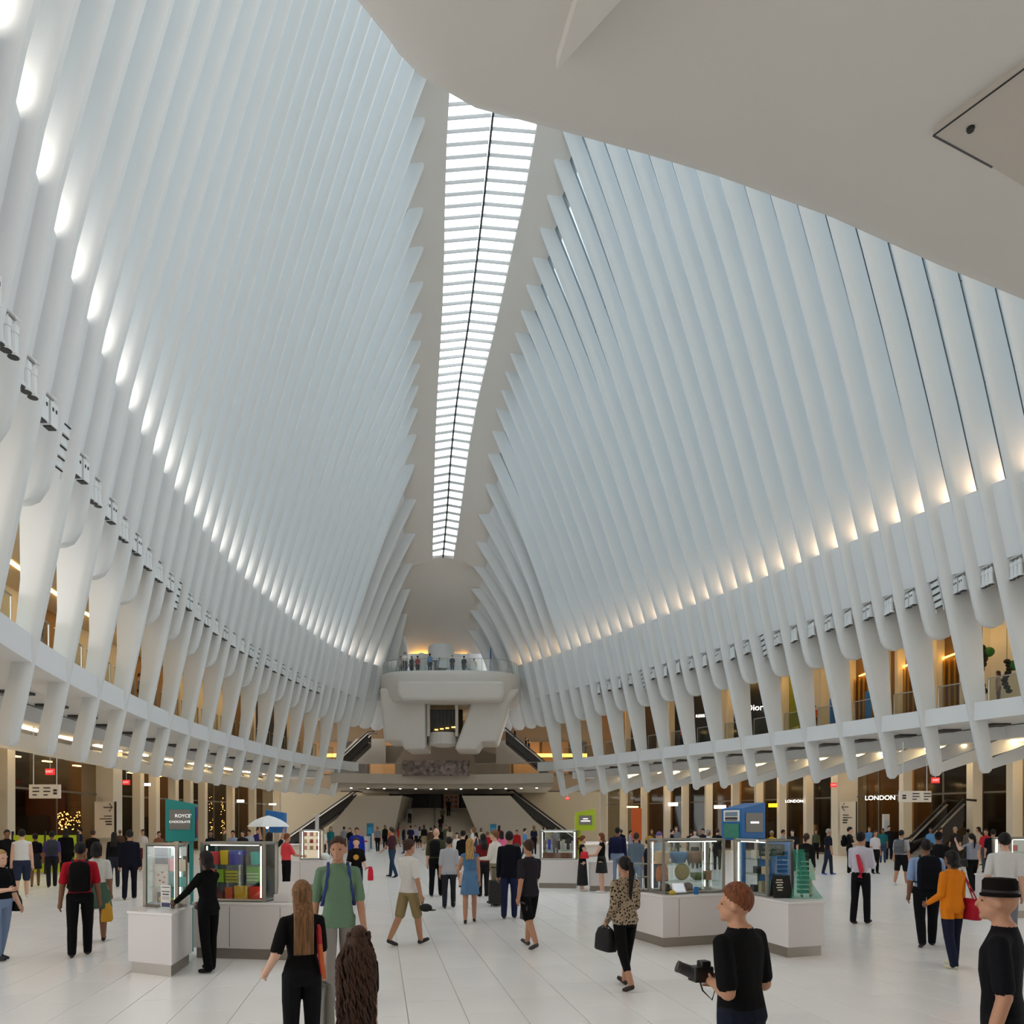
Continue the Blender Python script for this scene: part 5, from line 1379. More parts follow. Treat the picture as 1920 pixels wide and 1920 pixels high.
    # fingers: four unequal, bent chains and a thumb rooted in each palm
    if dt > 60:
        fb = MB()
        for wr, palm, hdv, sx in hands:
            sidev = Vector((0, 1, 0)) if abs(hdv.z) > .6 else Vector((sx * .2, 0, 1))
            across = (sidev - hdv * sidev.dot(hdv)).normalized(); inw = across.cross(hdv) * sx
            if inw.x * sx > 0 and abs(hdv.z) > .6: inw = -inw
            for j, L in enumerate((.036, .042, .040, .032)):
                b0 = palm + across * ((1.5 - j) * .0105 * k) - hdv * .008 * k
                b1 = b0 + hdv * (.55 * L * k + .012 * k) + inw * .004 * k; b2 = b1 + (hdv * .8 + inw * .6).normalized() * .5 * L * k
                fb.tube([b0, b1, b2], [.0056 * k, .0052 * k, .0042 * k], 6)
            t0 = wr.lerp(palm, .4) + across * .012 * k; t1 = t0 + (across * .8 + hdv).normalized() * .026 * k; t2 = t1 + (hdv + inw * .3).normalized() * .02 * k
            fb.tube([t0, t1, t2], [.0068 * k, .006 * k, .0048 * k], 6)
        o_ = len(V); V += fb.v; F = F + [tuple(i + o_ for i in q_) for q_ in fb.f]; MI += [0] * len(fb.f)
    Wm = Matrix.Translation(pos) @ Matrix(((rt.x, fw.x, 0, 0), (rt.y, fw.y, 0, 0), (0, 0, 1, 0), (0, 0, 0, 1)))
    R3 = Wm.to_3x3()
    me = bpy.data.meshes.new('person'); me.from_pydata([tuple(R3 @ Vector(v)) for v in V], [], F)
    fab = .85
    for m_ in (mat(SK[skin], .55, name='skin'), mat(tuple(v * (.82 if sum(top) < 330 else .97) for v in top), fab, name='cloth', spec=.12), mat(tuple(v * (.82 if sum(bcol) < 330 else .97) for v in bcol), fab, name='cloth', spec=.12), mat(shoe, .6, name='shoe', spec=.25)): me.materials.append(m_)
    me.polygons.foreach_set('material_index', MI); me.polygons.foreach_set('use_smooth', [True] * len(F)); me.update()
    ob = bpy.data.objects.new('person', me); COL.objects.link(ob); ob.location = pos
    tag(ob, label, 'person', group)
    def child(name, mb, m_, smooth=True):
        mb.v = [tuple(R3 @ Vector(v)) for v in mb.v]
        o = mb.obj(name, m_, smooth=smooth); o.parent = ob; return o
    # ---- hair
    hm_ = hair_mat(hairc)
    def shell(sc=1.1, cut=lambda y, z: z > .80 * y - .020 * k, n=26, m=20, lift=.004):
        g = MB(); rx, ry, rz_ = R.x * sc, R.y * sc, R.z * sc
        g.ell((0, 0, 0), (rx, ry, rz_), n, m)
        g.v = [v if cut(v[1], v[2]) else (v[0] * .80, v[1] * .80, v[2] * .80) for v in g.v]
        g.v = [tuple(Rz @ Vector(v) + cr + Vector((0, -.003 * k, lift * k))) for v in g.v]
        return g
    def drop(mb, z1, w0, w1, y0=-.030, wob=0.0, thick=.034):
        rg = []; n = 16; steps = 12 if dt > 60 else 6
        for i in range(steps + 1):
            t = i / steps; z = cr.z + .015 * k + (z1 * k + dz - cr.z) * t
            wx = (w0 + (w1 - w0) * t) * k; bl = min(1, max(0, (.90 * k + dz - z) / (.07 * k))); yy = (cr.y + y0 * k) * (1 - bl) + bl * (-.072 * k * build + lean * max(0, (z - dz) / k - .52) * k); 
            ring = []
            for j in range(n):
                a = 2 * math.pi * j / n; wv = 1 + wob * math.sin(5 * a + 4.3 * i) + wob * .7 * math.sin(9 * a - 2.1 * i)
                ring.append((cr.x + wx * math.cos(a) * wv, yy + thick * k * (1 - .45 * bl) * math.sin(a) * wv, z))
            rg.append(ring)
        mb.loft(rg)
        return mb
    if hair == 'short': child('hair', shell(1.09), hm_)
    elif hair == 'crop': child('hair', shell(1.04), hm_)
    elif hair == 'quiff': child('hair', shell(1.10, lambda y, z: z > .75 * y - .015 * k, lift=.010), hm_)
    elif hair == 'long':
        g = shell(1.12, lambda y, z: z > .95 * y - .012 * k or (y < .2 * R.y and z > -.06 * k)); drop(g, 1 - hairlen, .049, .050); child('hair', g, hm_)
    elif hair == 'curly':
        g = shell(1.22, lambda y, z: y < .35 * R.y); drop(g, 1 - hairlen, .062, .100, wob=.06, thick=.050)
        rc = random.Random(3)
        for j in range(90):
            a = rc.uniform(math.pi * .95, math.pi * 2.05); z0 = cr.z + rc.uniform(-.02, .045) * k; zl = rc.uniform(.25, hairlen) * k; ph = rc.uniform(0, 6); ra = rc.uniform(.006, .012) * k; pth = []
            for i in range(22):
                t = i / 21; z = z0 - zl * t; bl = min(1, max(0, (.92 * k + dz - z) / (.09 * k)))
                wx = (.058 + .045 * bl) * k; wy = (.070 + .012 * bl) * k
                pth.append((cr.x + wx * math.cos(a) + ra * math.cos(ph + 16 * t * zl / .4), cr.y * (1 - bl) + bl * (-.055 * k) + wy * math.sin(a) * .9 + ra * math.sin(ph + 16 * t * zl / .4), z))
            g.tube(pth, [.0065 * k] * 20 + [.004 * k, .002 * k], 5)
        child('hair', g, hm_)
    elif hair == 'bob':
        g = shell(1.16, lambda y, z: z > .95 * y - .012 * k or (y < .2 * R.y)); drop(g, .85, .052, .050); child('hair', g, hm_)
    elif hair == 'pony':
        g = shell(1.08); p0 = cr + Vector((0, -.056 * k, .015 * k)); g.tube([p0, p0 + Vector((0, -.03 * k, -.005 * k)), p0 + Vector((0, -.045 * k, -.06 * k)), p0 + Vector((0, -.03 * k, -hairlen * k * .6))], [.016 * k, .024 * k, .024 * k, .008 * k], 8); child('hair', g, hm_)
    elif hair == 'bun':
        g = shell(1.08); g.ell((cr.x, cr.y - .05 * k, cr.z + .04 * k), (.028 * k, .026 * k, .026 * k), 10, 8); child('hair', g, hm_)
    elif hair == 'cap':
        child('hair', shell(1.03), hm_)
    if hair == 'cap':
        cc_ = mat(neck or (40, 40, 44), .9, name='cloth', spec=.1); g = shell(1.13, lambda y, z: z > .10 * y + .012 * k)
        c_ = child('cap', g, cc_); b2 = MB(); rg = []
        for z in (0, -.006 * k): rg.append([tuple(Rz @ Vector((R.x * 1.08 * math.cos(a), R.y * 1.0 + .05 * k * math.sin(a), .018 * k + z - .01 * k * math.sin(a))) + cr) for a in [math.pi * i / 8 for i in range(9)]])
        b2.loft(rg); o = child('brim', b2, cc_, False); o.parent = c_; o.location = (0, 0, 0)
    if hair == 'hat':
        cc_ = mat(neck or (30, 26, 24), .9, name='cloth', spec=.08); g = MB().lathe((cr.x, cr.y, cr.z), [(.060 * k, .006 * k), (.060 * k, .014 * k), (.053 * k, .016 * k), (.053 * k, .056 * k), (.046 * k, .066 * k), (.01 * k, .069 * k)], 20)
        c_ = child('hat', g, cc_); smooth_by_angle(c_, 40); child('hat_band', MB().lathe((cr.x, cr.y, cr.z), [(.0545 * k, .016 * k), (.0542 * k, .028 * k)], 20), mat((20, 18, 18), .7)).parent = c_
    if dt > 90:
        for sx in (-1, 1):
            e = MB().ell(tuple(ht(hc + Vector((sx * .0185 * k, .0455 * k, -.002 * k)))), (.0065 * k, .004 * k, .0035 * k), 8, 6); child('eye', e, mat((30, 24, 22), .2))
    # ---- skirts and dresses
    if bottom in ('skirt', 'dress'):
        zt, zb = (.60, hem or .30) if bottom == 'skirt' else (.62, hem or .30)
        w0 = (.082 if bottom == 'skirt' else .076) * build
        rg = []
        for i in range(7):
            t = i / 6; z = zt + (zb - zt) * t
            wx, wy = (w0 + (.052 if bottom == 'skirt' else .038) * t ** .7) * k, (w0 * .76 + .045 * t ** .7) * k
            rg.append([(wx * math.cos(a) * (1 + .04 * t * math.sin(6 * a)), lean * max(0, z - .52) * k + wy * math.sin(a) * (1 + .04 * t * math.sin(5 * a)), z * k + dz) for a in [2 * math.pi * j / 20 for j in range(20)]])
        child('skirt' if bottom == 'skirt' else 'dress_skirt', MB().loft(rg), mat(bcol, .85, name='cloth'))
    info = dict(ob=ob, W=Wm, k=k, dz=dz, hands=[(Wm @ p, hd) for _, p, hd, _ in hands], lean=lean, build=build)
    PEOPLE.append(info)
    return info

def backpack(who, label, col, size=(.30, .17, .46), z=.70, trim=(30, 30, 32)):
    W, k, dz, b = who['W'], who['k'], who['dz'], who['build']
    c = Vector((0, -.064 * k * b - size[1] / 2 + who['lean'] * .18 * k, z * k + dz))
    t = empty('backpack', tuple(W @ c)); tag(t, label, 'backpack')
    R3 = W.to_3x3(); rz = math.atan2(R3[1][0], R3[0][0])
    def wl(mb): mb.v = [tuple(W @ Vector(v)) for v in mb.v]; return mb
    rg = []
    for f_, sx, sy in ((-.5, .82, .8), (-.44, .98, .98), (0, 1, 1), (.30, .96, .9), (.44, .8, .7), (.5, .5, .4)):
        rg.append([(c.x + size[0] / 2 * sx * math.copysign(abs(math.cos(a)) ** .5, math.cos(a)), c.y + size[1] / 2 * sy * math.copysign(abs(math.sin(a)) ** .5, math.sin(a)), c.z + size[2] * f_) for a in [2 * math.pi * i / 16 for i in range(16)]])
    o = wl(MB().loft(rg)).obj('bag', mat(tuple(v * .8 for v in col), .85, spec=.12), t, smooth=True)
    wl(MB().box((c.x, c.y - size[1] * .5, c.z - size[2] * .18), (size[0] * .74, .05, size[2] * .42))).obj('pocket', mat(tuple(v * .7 for v in col), .85, spec=.12), t, bevel=.015)
    for sx in (-1, 1):
        p = [Vector((sx * .052 * k, -.055 * k, .80 * k + dz)), Vector((sx * .056 * k, -.01 * k, .845 * k + dz)), Vector((sx * .062 * k, .052 * k, .79 * k + dz)), Vector((sx * .075 * k, .055 * k, .70 * k + dz)), Vector((sx * .095 * k, .0, .60 * k + dz)), Vector((sx * .08 * k, -.07 * k, .60 * k + dz))]
        wl(MB().tube(p, .018, 6)).obj('strap', mat(trim, .8), t)
    wl(MB().tube([(-.04, c.y, c.z + size[2] * .48), (0, c.y, c.z + size[2] * .55), (.04, c.y, c.z + size[2] * .48)], .012, 5)).obj('handle', mat(trim, .8), t)
    return t

def handbag(who, label, col, hand=0, size=(.30, .12, .24), drop=.22, kind='bag', off=(0, 0, 0), shoulder=False):
    W, k, dz = who['W'], who['k'], who['dz']
    if shoulder:
        a = W @ Vector(((1 if hand == 0 else -1) * .10 * k, -.01, .835 * k + dz)); c = W @ Vector(((1 if hand == 0 else -1) * .150 * k, -.05, .50 * k + dz))
    else:
        a = who['hands'][hand][0]; c = a + Vector((0, 0, -drop - size[2] / 2))
    c = c + Vector(off)
    t = empty('handbag' if kind == 'bag' else kind, tuple(c)); tag(t, label, 'bag')
    R3 = W.to_3x3(); u = R3 @ Vector((0, 1, 0)); v = R3 @ Vector((1, 0, 0))
    rg = []
    for f_, sx, sy in ((-.5, 1, .9), (-.42, 1.05, 1.05), (.2, .98, .9), (.5, .82, .5)):
        rg.append([tuple(c + u * (size[0] / 2 * sx * math.copysign(abs(math.cos(x)) ** .45, math.cos(x))) + v * (size[1] / 2 * sy * math.copysign(abs(math.sin(x)) ** .45, math.sin(x))) + Vector((0, 0, size[2] * f_))) for x in [2 * math.pi * i / 16 for i in range(16)]])
    MB().loft(rg).obj('body', mat(col, .6, spec=.2), t, smooth=True)
    tp = c + Vector((0, 0, size[2] * .48))
    for s_ in (-1, 1):
        MB().tube([tp + u * (size[0] * .3) + v * (s_ * size[1] * .2), (tp + a) / 2 + u * (size[0] * .16) + v * (s_ * .015), a, (tp + a) / 2 - u * (size[0] * .16) + v * (s_ * .015), tp - u * (size[0] * .3) + v * (s_ * size[1] * .2)], .010, 5).obj('strap', mat(tuple(max(0, q - 6) for q in col), .6), t)
    return t

# ---- nearest people
NAT = (.0, .10, .18)
cm = person('man in a black T-shirt holding a camera, in the near right foreground', x=1390, s=300, h=1.69, face=303, skin='tan', top=(18, 17, 19), sleeve=.5, bcol=(30, 36, 52), hair='quiff', hairc='auburn', armL=(-.15, .04, 1.75, .75), armR=(-.12, .06, 1.7, .9), headturn=-.42, detail=300, build=1.14, lean=.03)
# camera in his hands
hp = cm['hands'][1][0]
cmr = empty('camera_body', tuple(hp)); tag(cmr, 'black handheld camera with a round lens held by the near man', 'camera')
cq = hp + Vector((-.05, .02, .04))
MB().box(tuple(cq), (.14, .10, .10), .3).obj('body', M_BLK, cmr, bevel=.012)
MB().tube([cq + Vector((-.04, .0, .0)), cq + Vector((-.14, .02, .04))], [.042, .036], 14).obj('lens', M_BLK, cmr)
MB().tube([cq + Vector((-.13, .02, .036)), cq + Vector((-.15, .02, .044))], .039, 14).obj('lens_ring', mat((50, 48, 48), .3), cmr)
MB().box((cq.x + .02, cq.y, cq.z + .065), (.07, .07, .04), .3).obj('viewfinder', M_BLK, cmr, bevel=.01)
MB().tube([cq + Vector((.05, -.03, .04)), cq + Vector((.09, -.05, -.06)), cq + Vector((.06, -.05, -.16)), cq + Vector((.0, -.05, -.10)), cq + Vector((-.03, -.04, .0))], .006, 5).obj('strap', M_BLK, cmr)
hm2 = person('man in a dark brimmed hat and black T-shirt at the right edge foreground', x=1880, s=318, h=1.745, face=278, skin='tan', top=(20, 19, 24), sleeve=.5, bcol=(26, 26, 30), bottom='shorts', hair='hat', hairc='grey', neck=(20, 16, 14), armL=(-.1, .10, .35), armR=(-.05, .12, .4), detail=300, headturn=-.1)
handbag(hm2, 'black shoulder bag hanging at the side of the hatted man', (20, 19, 22), hand=1, size=(.3, .14, .26), drop=-.05)
bw = person('woman with long dark blond hair and black top seen from behind', x=566, s=229, h=1.60, face=-8, skin='light', top=(20, 18, 20), sleeve=.5, bcol=(24, 24, 28), fem=True, hair='long', hairc='dkblond', hairlen=.38, armL=(-.25, .30, 1.1), armR=(.1, .1, .4), detail=229)
rb_ = empty('sling_strap', (bw['ob'].location.x, bw['ob'].location.y, 1.2)); tag(rb_, 'red and orange bag strap over the blond woman\'s right shoulder', 'strap')
Wb = bw['W']; MB().tube([Wb @ Vector(v) for v in ((.09, .06, 1.24), (.115, .0, 1.31), (.125, -.06, 1.22), (.13, -.10, 1.05), (.16, -.08, .85))], .022, 6).obj('band', mat((178, 34, 40), .7), rb_)
MB().tube([Wb @ Vector(v) for v in ((.13, -.115, 1.10), (.145, -.115, .95), (.165, -.10, .82))], .016, 6).obj('lining', mat((196, 92, 40), .7), rb_)
handbag(bw, 'large grey shopping bag carried by the blond woman', (128, 124, 116), hand=0, size=(.26, .10, .36), drop=.10, kind='shopping_bag', off=(.05, 0, .08))
cu = person('woman with long curly brown hair in the bottom foreground', x=672, s=252, h=1.30, face=12, skin='tan', top=(30, 24, 24), sleeve=.5, bcol=(30, 30, 34), fem=True, hair='curly', hairc='brown', hairlen=.55, armL=(0, .02, .1), armR=(0, .02, .1), detail=300)
gm = person('tall man in a sage green polo shirt with blue backpack straps walking towards the viewer', x=634, s=166, h=1.92, face=176, skin='tan', top=(108, 136, 112), sleeve=.55, bcol=(142, 136, 132), shoe=(70, 62, 58), hair='short', hairc='brown', stride=.16, armL=(.12, .16, .12), armR=(-.1, .16, .1), hem=.47, headturn=.25, detail=200)
backpack(gm, 'blue backpack worn by the man in the sage polo shirt', (44, 58, 112), trim=(44, 62, 126))

# ---- left group
p = person('man in a red T-shirt with a black backpack walking away', x=150, yf=1792, h=1.77, face=2, skin='brown', top=(206, 30, 52), sleeve=.5, bcol=(22, 21, 24), shoe=(60, 50, 46), hair='crop', hairc='black', stride=.14, armL=(-.12, .16, .12), armR=(.10, .16, .12), build=1.06)
backpack(p, 'black backpack of the man in the red T-shirt', (22, 21, 22))
p = person('woman in a white patterned top and green skirt beside the red-shirted man', x=181, yf=1766, h=1.72, face=5, skin='brown', top=(206, 204, 198), sleeve=.5, bottom='skirt', bcol=(58, 84, 66), hem=.34, hair='bob', hairc='black', fem=True, stride=.12, build=1.1)
handbag(p, 'mustard yellow shopping bag carried low beside the red-shirted man', (190, 140, 42), hand=0, size=(.28, .18, .32), drop=.08, off=(-.02, -.1, 0), kind='shopping_bag')
p = person('woman in a black top and pale jeans cut off by the left edge', x=0, yf=1800, h=1.65, face=140, skin='light', top=(22, 20, 24), sleeve=.85, bcol=(132, 152, 186), hair='long', hairc='blond', hairlen=.18, fem=True, armR=(.3, .12, 1.4, .3), armL=(.1, .1, .4), build=1.12, stride=.1)
handbag(p, 'black handbag of the woman at the left edge', (20, 20, 22), hand=1, size=(.32, .12, .24), shoulder=True)
person('man in a white sleeveless top and navy shorts', x=41, yf=1684, h=1.88, face=5, skin='light', top=(222, 222, 218), sleeve=0, bottom='shorts', bcol=(52, 60, 84), shoe=(224, 222, 220), hair='short', hairc='black', stride=.2)
person('bearded man in a black jacket and white shirt at the far left', x=13, yf=1668, h=1.83, face=170, skin='brown', top=(24, 22, 26), sleeve=1, bcol=(22, 22, 26), hair='short', hairc='black')
person('woman in a short black dress and heels', x=66, yf=1662, h=1.70, face=0, skin='brown', top=(22, 22, 28), sleeve=.5, bottom='dress', bcol=(22, 22, 28), hem=.33, hair='bun', hairc='black', fem=True, stride=.12)
p = person('person in a purple shirt with a grey backpack', x=97, yf=1663, h=1.78, face=-5, skin='brown', top=(92, 80, 140), sleeve=.55, bcol=(40, 38, 44), hair='crop', hairc='black', stride=.15); backpack(p, 'grey backpack on the purple shirt', (70, 74, 84))
person('tall person all in black near the lime hoarding', x=123, yf=1652, h=1.84, face=0, skin='dark', top=(16, 15, 18), sleeve=1, bcol=(16, 15, 18), hair='long', hairc='black', hairlen=.2)
person('man in a black T-shirt in front of the wide left pillar', x=174, yf=1650, h=1.78, face=20, skin='tan', top=(24, 22, 24), sleeve=.5, bcol=(40, 40, 48), hair='short', hairc='brown')
person('woman with long black hair in black beside the left wall sign', x=214, yf=1664, h=1.75, face=5, skin='tan', top=(26, 25, 30), sleeve=1, bcol=(50, 54, 66), hair='long', hairc='black', hairlen=.28, fem=True, stride=.12)
person('man in a navy suit walking away on the left', x=243, yf=1686, h=1.86, face=5, skin='tan', top=(26, 27, 42), sleeve=1, bcol=(24, 25, 38), shoe=(60, 52, 50), hair='short', hairc='black', stride=.18, hem=.48)
person('person in a white blouse behind the navy suit', x=268, yf=1632, h=1.74, face=200, skin='tan', top=(206, 198, 190), sleeve=.5, bcol=(120, 50, 56), hair='long', hairc='brown', hairlen=.2, fem=True)
person('person in an orange-brown top near the left columns', x=298, yf=1636, h=1.68, face=170, skin='tan', top=(150, 96, 70), sleeve=.5, bcol=(40, 40, 46), hair='bun', hairc='black', fem=True)
# left kiosk attendant
person('attendant dressed in black leaning to the teal kiosk counter', x=391, yf=1822, h=1.66, face=318, skin='dark', top=(14, 13, 15), sleeve=1, bcol=(14, 13, 15), shoe=(18, 17, 18), hair='bob', hairc='black', fem=True, armL=(.75, .1, .2), armR=(.55, .1, .3), stride=.07, lean=.06)
person('woman with a black head covering behind the teal kiosk', x=395, yf=1640, h=1.72, face=180, skin='brown', top=(26, 24, 26), sleeve=1, bcol=(26, 24, 26), hair='long', hairc='black', hairlen=.22, fem=True)
p = person('person in black raising both arms to take a photo by the parasol', x=505, yf=1692, h=1.80, face=10, skin='tan', top=(24, 23, 26), sleeve=.9, bcol=(34, 36, 54), hair='long', hairc='black', hairlen=.18, armL=(2.0, .25, .9), armR=(2.0, .25, .9)); backpack(p, 'dark grey backpack of the person taking a photo', (44, 46, 48))
person('person in a coral T-shirt and black trousers at the umbrella kiosk', x=537, yf=1676, h=1.74, face=60, skin='tan', top=(226, 72, 80), sleeve=.5, bcol=(20, 20, 22), hair='short', hairc='auburn', armR=(.5, .1, .9))
for x_, c_, n_ in ((437, (150, 160, 180), 'pale blue shirt behind the wide gift case'), (455, (40, 38, 40), 'dark shirt behind the wide gift case'), (467, (170, 176, 190), 'pale grey shirt beside the parasol'), (483, (66, 62, 130), 'violet shirt under the parasol')):
    person('person in a ' + n_, x=x_, yf=1616 + (x_ * 7) % 31, h=1.72, face=200, skin='tan', top=c_, sleeve=.5, bcol=(40, 40, 48), hair='short', hairc='black')
# centre
person('man in a royal blue jacket in the centre left distance', x=669, yf=1646, h=1.86, face=180, skin='tan', top=(32, 56, 176), sleeve=1, bcol=(40, 40, 50), hair='short', hairc='brown', hem=.5, build=1.1)
p = person('woman in a black graphic tee carrying red shopping bags', x=668, yf=1696, h=1.68, face=182, skin='light', top=(26, 24, 26), sleeve=.5, bcol=(44, 52, 78), hair='pony', hairc='brown', fem=True, armL=(.2, .2, .9), armR=(.2, .2, .9))
handbag(p, 'large red and white shopping bag on the woman\'s left', (206, 36, 60), hand=1, size=(.24, .14, .34), drop=.05, kind='shopping_bag', off=(.12, 0, .1)); handbag(p, 'red shopping bag on the woman\'s right', (200, 40, 60), hand=0, size=(.2, .14, .28), drop=.02, kind='shopping_bag', off=(-.05, 0, .15))
tg = p['W'] @ Vector((0, .125, 1.20)); o = MB().ell(tuple(tg), (.07, .012, .07), 12, 8).obj('shirt_print', mat((206, 150, 60), .7)); o.parent = p['ob']; o.matrix_parent_inverse = Matrix.Translation(-p['ob'].location)
person('man in a maroon T-shirt and blue jeans', x=735, yf=1645, h=1.86, face=300, skin='tan', top=(84, 48, 58), sleeve=.5, bcol=(52, 78, 104), hair='short', hairc='brown', stride=.18, armL=(.3, .15, .5))
p = person('man in a white T-shirt and khaki shorts walking right', x=766, yf=1771, h=1.80, face=48, skin='tan', top=(224, 222, 220), sleeve=.5, bottom='shorts', bcol=(152, 134, 96), shoe=(50, 46, 44), hair='short', hairc='brown', stride=.26, armL=(.25, .12, .25), armR=(-.05, .22, .2), hem=.50)
hq = p['hands'][0][0] + Vector((.06, .02, -.14)); cpo = empty('cap_in_hand', tuple(hq)); tag(cpo, 'black cap dangling from the hand of the man in khaki shorts', 'cap')
MB().ell(tuple(hq), (.11, .09, .07), 12, 8).obj('crown', mat((22, 22, 24), .8), cpo, smooth=True); MB().ell((hq.x + .1, hq.y, hq.z - .04), (.08, .08, .012), 12, 6).obj('brim', mat((24, 24, 26), .8), cpo)
p = person('bald bearded man in olive with a black backpack', x=818, yf=1680, h=1.90, face=10, skin='light', top=(84, 86, 62), sleeve=.9, bcol=(22, 21, 24), hair='none', hairc='brown', stride=.12, build=1.08); backpack(p, 'black backpack of the bald man', (26, 26, 28))
p = person('young man in a grey and white shirt with striped track pants', x=842, yf=1702, h=1.72, face=5, skin='tan', top=(176, 178, 186), sleeve=.7, bcol=(48, 50, 58), hair='crop', hairc='black', stride=.14, hem=.47)
for sx in (-1, 1):
    Wp = p['W']; o = MB().tube([Wp @ Vector((sx * .148, .03 * sx, .80)), Wp @ Vector((sx * .14, .06 * sx, .5)), Wp @ Vector((sx * .122, .04 * sx, .12))], .008, 5).obj('trouser_stripe', mat((226, 226, 226), .7)); o.parent = p['ob']; o.matrix_parent_inverse = Matrix.Translation(-p['ob'].location)
person('woman in a black tee and white shorts behind the blond woman', x=868, yf=1664, h=1.80, face=20, skin='light', top=(20, 19, 20), sleeve=.5, bottom='shorts', bcol=(226, 222, 220), hair='bun', hairc='black', fem=True, armR=(1.2, .2, 1.3))
person('woman in a belted blue dress with long blond hair', x=881, yf=1730, h=1.74, face=0, skin='tan', top=(84, 124, 164), sleeve=0, bottom='dress', bcol=(84, 124, 164), hem=.34, hair='long', hairc='blond', hairlen=.26, fem=True, stride=.2, armL=(.4, .25, 1.2), armR=(.1, .1, .2))
person('woman in a dark red top and black trousers', x=906, yf=1681, h=1.74, face=340, skin='brown', top=(128, 40, 44), sleeve=.9, bcol=(36, 34, 38), hair='long', hairc='black', hairlen=.26, fem=True, build=1.08)
p = person('man in a white shirt and khaki trousers pulling a suitcase', x=928, yf=1697, h=1.88, face=300, skin='light', top=(226, 222, 212), sleeve=1, bcol=(138, 128, 104), shoe=(40, 36, 34), hair='short', hairc='dkblond', stride=.14, armR=(-.1, .15, .5), armL=(.2, .1, 1.3, .3))
q = G(930, 1697); sc_ = empty('suitcase', (q.x, q.y - .3, 0)); tag(sc_, 'black upright rolling suitcase beside the man in khaki', 'suitcase')
MB().box((q.x, q.y - .3, .36), (.36, .22, .58)).obj('body', M_BLK, sc_, bevel=.03)
for dx in (-.1, .1): MB().tube([(q.x + dx, q.y - .25, .62), (q.x + dx, q.y - .25, .95)], .01, 5).obj('handle_bar', M_STEEL, sc_); MB().ell((q.x + dx, q.y - .3, .04), (.02, .04, .04), 8, 6).obj('wheel', M_BLK, sc_)
MB().box((q.x, q.y - .25, .96), (.24, .03, .03)).obj('handle', M_BLK, sc_)
person('man in a navy suit jacket and blue trousers in the centre', x=955, yf=1722, h=1.86, face=8, skin='tan', top=(24, 26, 38), sleeve=1, bcol=(40, 48, 84), shoe=(26, 24, 28), hair='short', hairc='black', stride=.05, hem=.46, build=1.05)
p = person('man in a charcoal T-shirt and black shorts striding left', x=992, yf=1776, h=1.80, face=325, skin='tan', top=(50, 47, 54), sleeve=.5, bottom='shorts', bcol=(20, 19, 22), shoe=(66, 66, 70), hair='short', hairc='brown', stride=.26, armL=(-.3, .18, .35), armR=(.3, .12, .4), hem=.48)
handbag(p, 'small grey bag held in front by the man in charcoal', (74, 70, 72), hand=1, size=(.2, .1, .26), drop=.0, off=(.12, .1, -.05))
lw = person('woman in a leopard print blouse and black trousers with a black handbag', x=1172, yf=1852, h=1.66, face=328, skin='tan', top=(92, 80, 68), sleeve=1, bottom='capri', bcol=(18, 17, 19), shoe=(52, 40, 36), hair='pony', hairc='black', hairlen=.45, fem=True, stride=.24, armL=(-.05, .10, .75, .1), armR=(.1, .1, .9, .1), hem=.49, build=1.08)
lm_ = lw['ob'].data.materials[1].copy(); nt = lm_.node_tree; vt = nt.nodes.new('ShaderNodeTexVoronoi'); vt.inputs['Scale'].default_value = 34; tc_ = nt.nodes.new('ShaderNodeTexCoord'); cr_ = nt.nodes.new('ShaderNodeValToRGB')
cr_.color_ramp.elements[0].color = (*lin((26, 22, 20)), 1); cr_.color_ramp.elements[1].color = (*lin((158, 140, 118)), 1); cr_.color_ramp.elements[0].position = .30; cr_.color_ramp.elements[1].position = .52
nt.links.new(tc_.outputs['Object'], vt.inputs['Vector']); nt.links.new(vt.outputs['Distance'], cr_.inputs[0]); nt.links.new(cr_.outputs[0], nt.nodes['Principled BSDF'].inputs['Base Color'])
lw['ob'].data.materials[1] = lm_
handbag(lw, 'black leather tote on the arm of the woman in leopard print', (28, 27, 29), hand=1, size=(.36, .16, .28), drop=.06, off=(0, .03, -.0))
# lime kiosk shoppers
person('woman in a long black dress at the lime kiosk', x=1092, yf=1671, h=1.66, face=75, skin='light', top=(18, 18, 20), sleeve=0, bottom='dress', bcol=(18, 18, 20), hem=.10, shoe=(224, 222, 220), hair='pony', hairc='auburn', fem=True, armR=(.4, .1, 1.2))
p = person('woman in a short black dress and white trainers at the lime kiosk', x=1128, yf=1674, h=1.74, face=285, skin='light', top=(20, 20, 22), sleeve=0, bottom='dress', bcol=(20, 20, 22), hem=.33, shoe=(228, 226, 224), hair='long', hairc='auburn', hairlen=.16, fem=True, armL=(.5, .1, 1.0))
handbag(p, 'red handbag of the woman in the short black dress', (206, 44, 60), hand=1, size=(.24, .1, .2), drop=.0, off=(0, 0, .1)); 
p = person('man in a navy hooded top and pale jeans with a backpack', x=1158, yf=1662, h=1.90, face=10, skin='brown', top=(38, 44, 84), sleeve=1, bcol=(136, 152, 178), hair='crop', hairc='black', build=1.1); backpack(p, 'navy backpack with an orange tag beside the lime kiosk', (36, 40, 78))
person('man in a mustard cap and navy sweater at the blue kiosk', x=1217, yf=1712, h=1.74, face=80, skin='light', top=(24, 26, 44), sleeve=1, bcol=(34, 34, 42), hair='cap', hairc='brown', neck=(178, 138, 48), armR=(.6, .1, 1.5), build=1.12)
person('man in a blue-green patterned shirt behind the mustard cap', x=1193, yf=1684, h=1.78, face=15, skin='tan', top=(96, 112, 128), sleeve=.5, bcol=(120, 140, 160), hair='crop', hairc='brown')
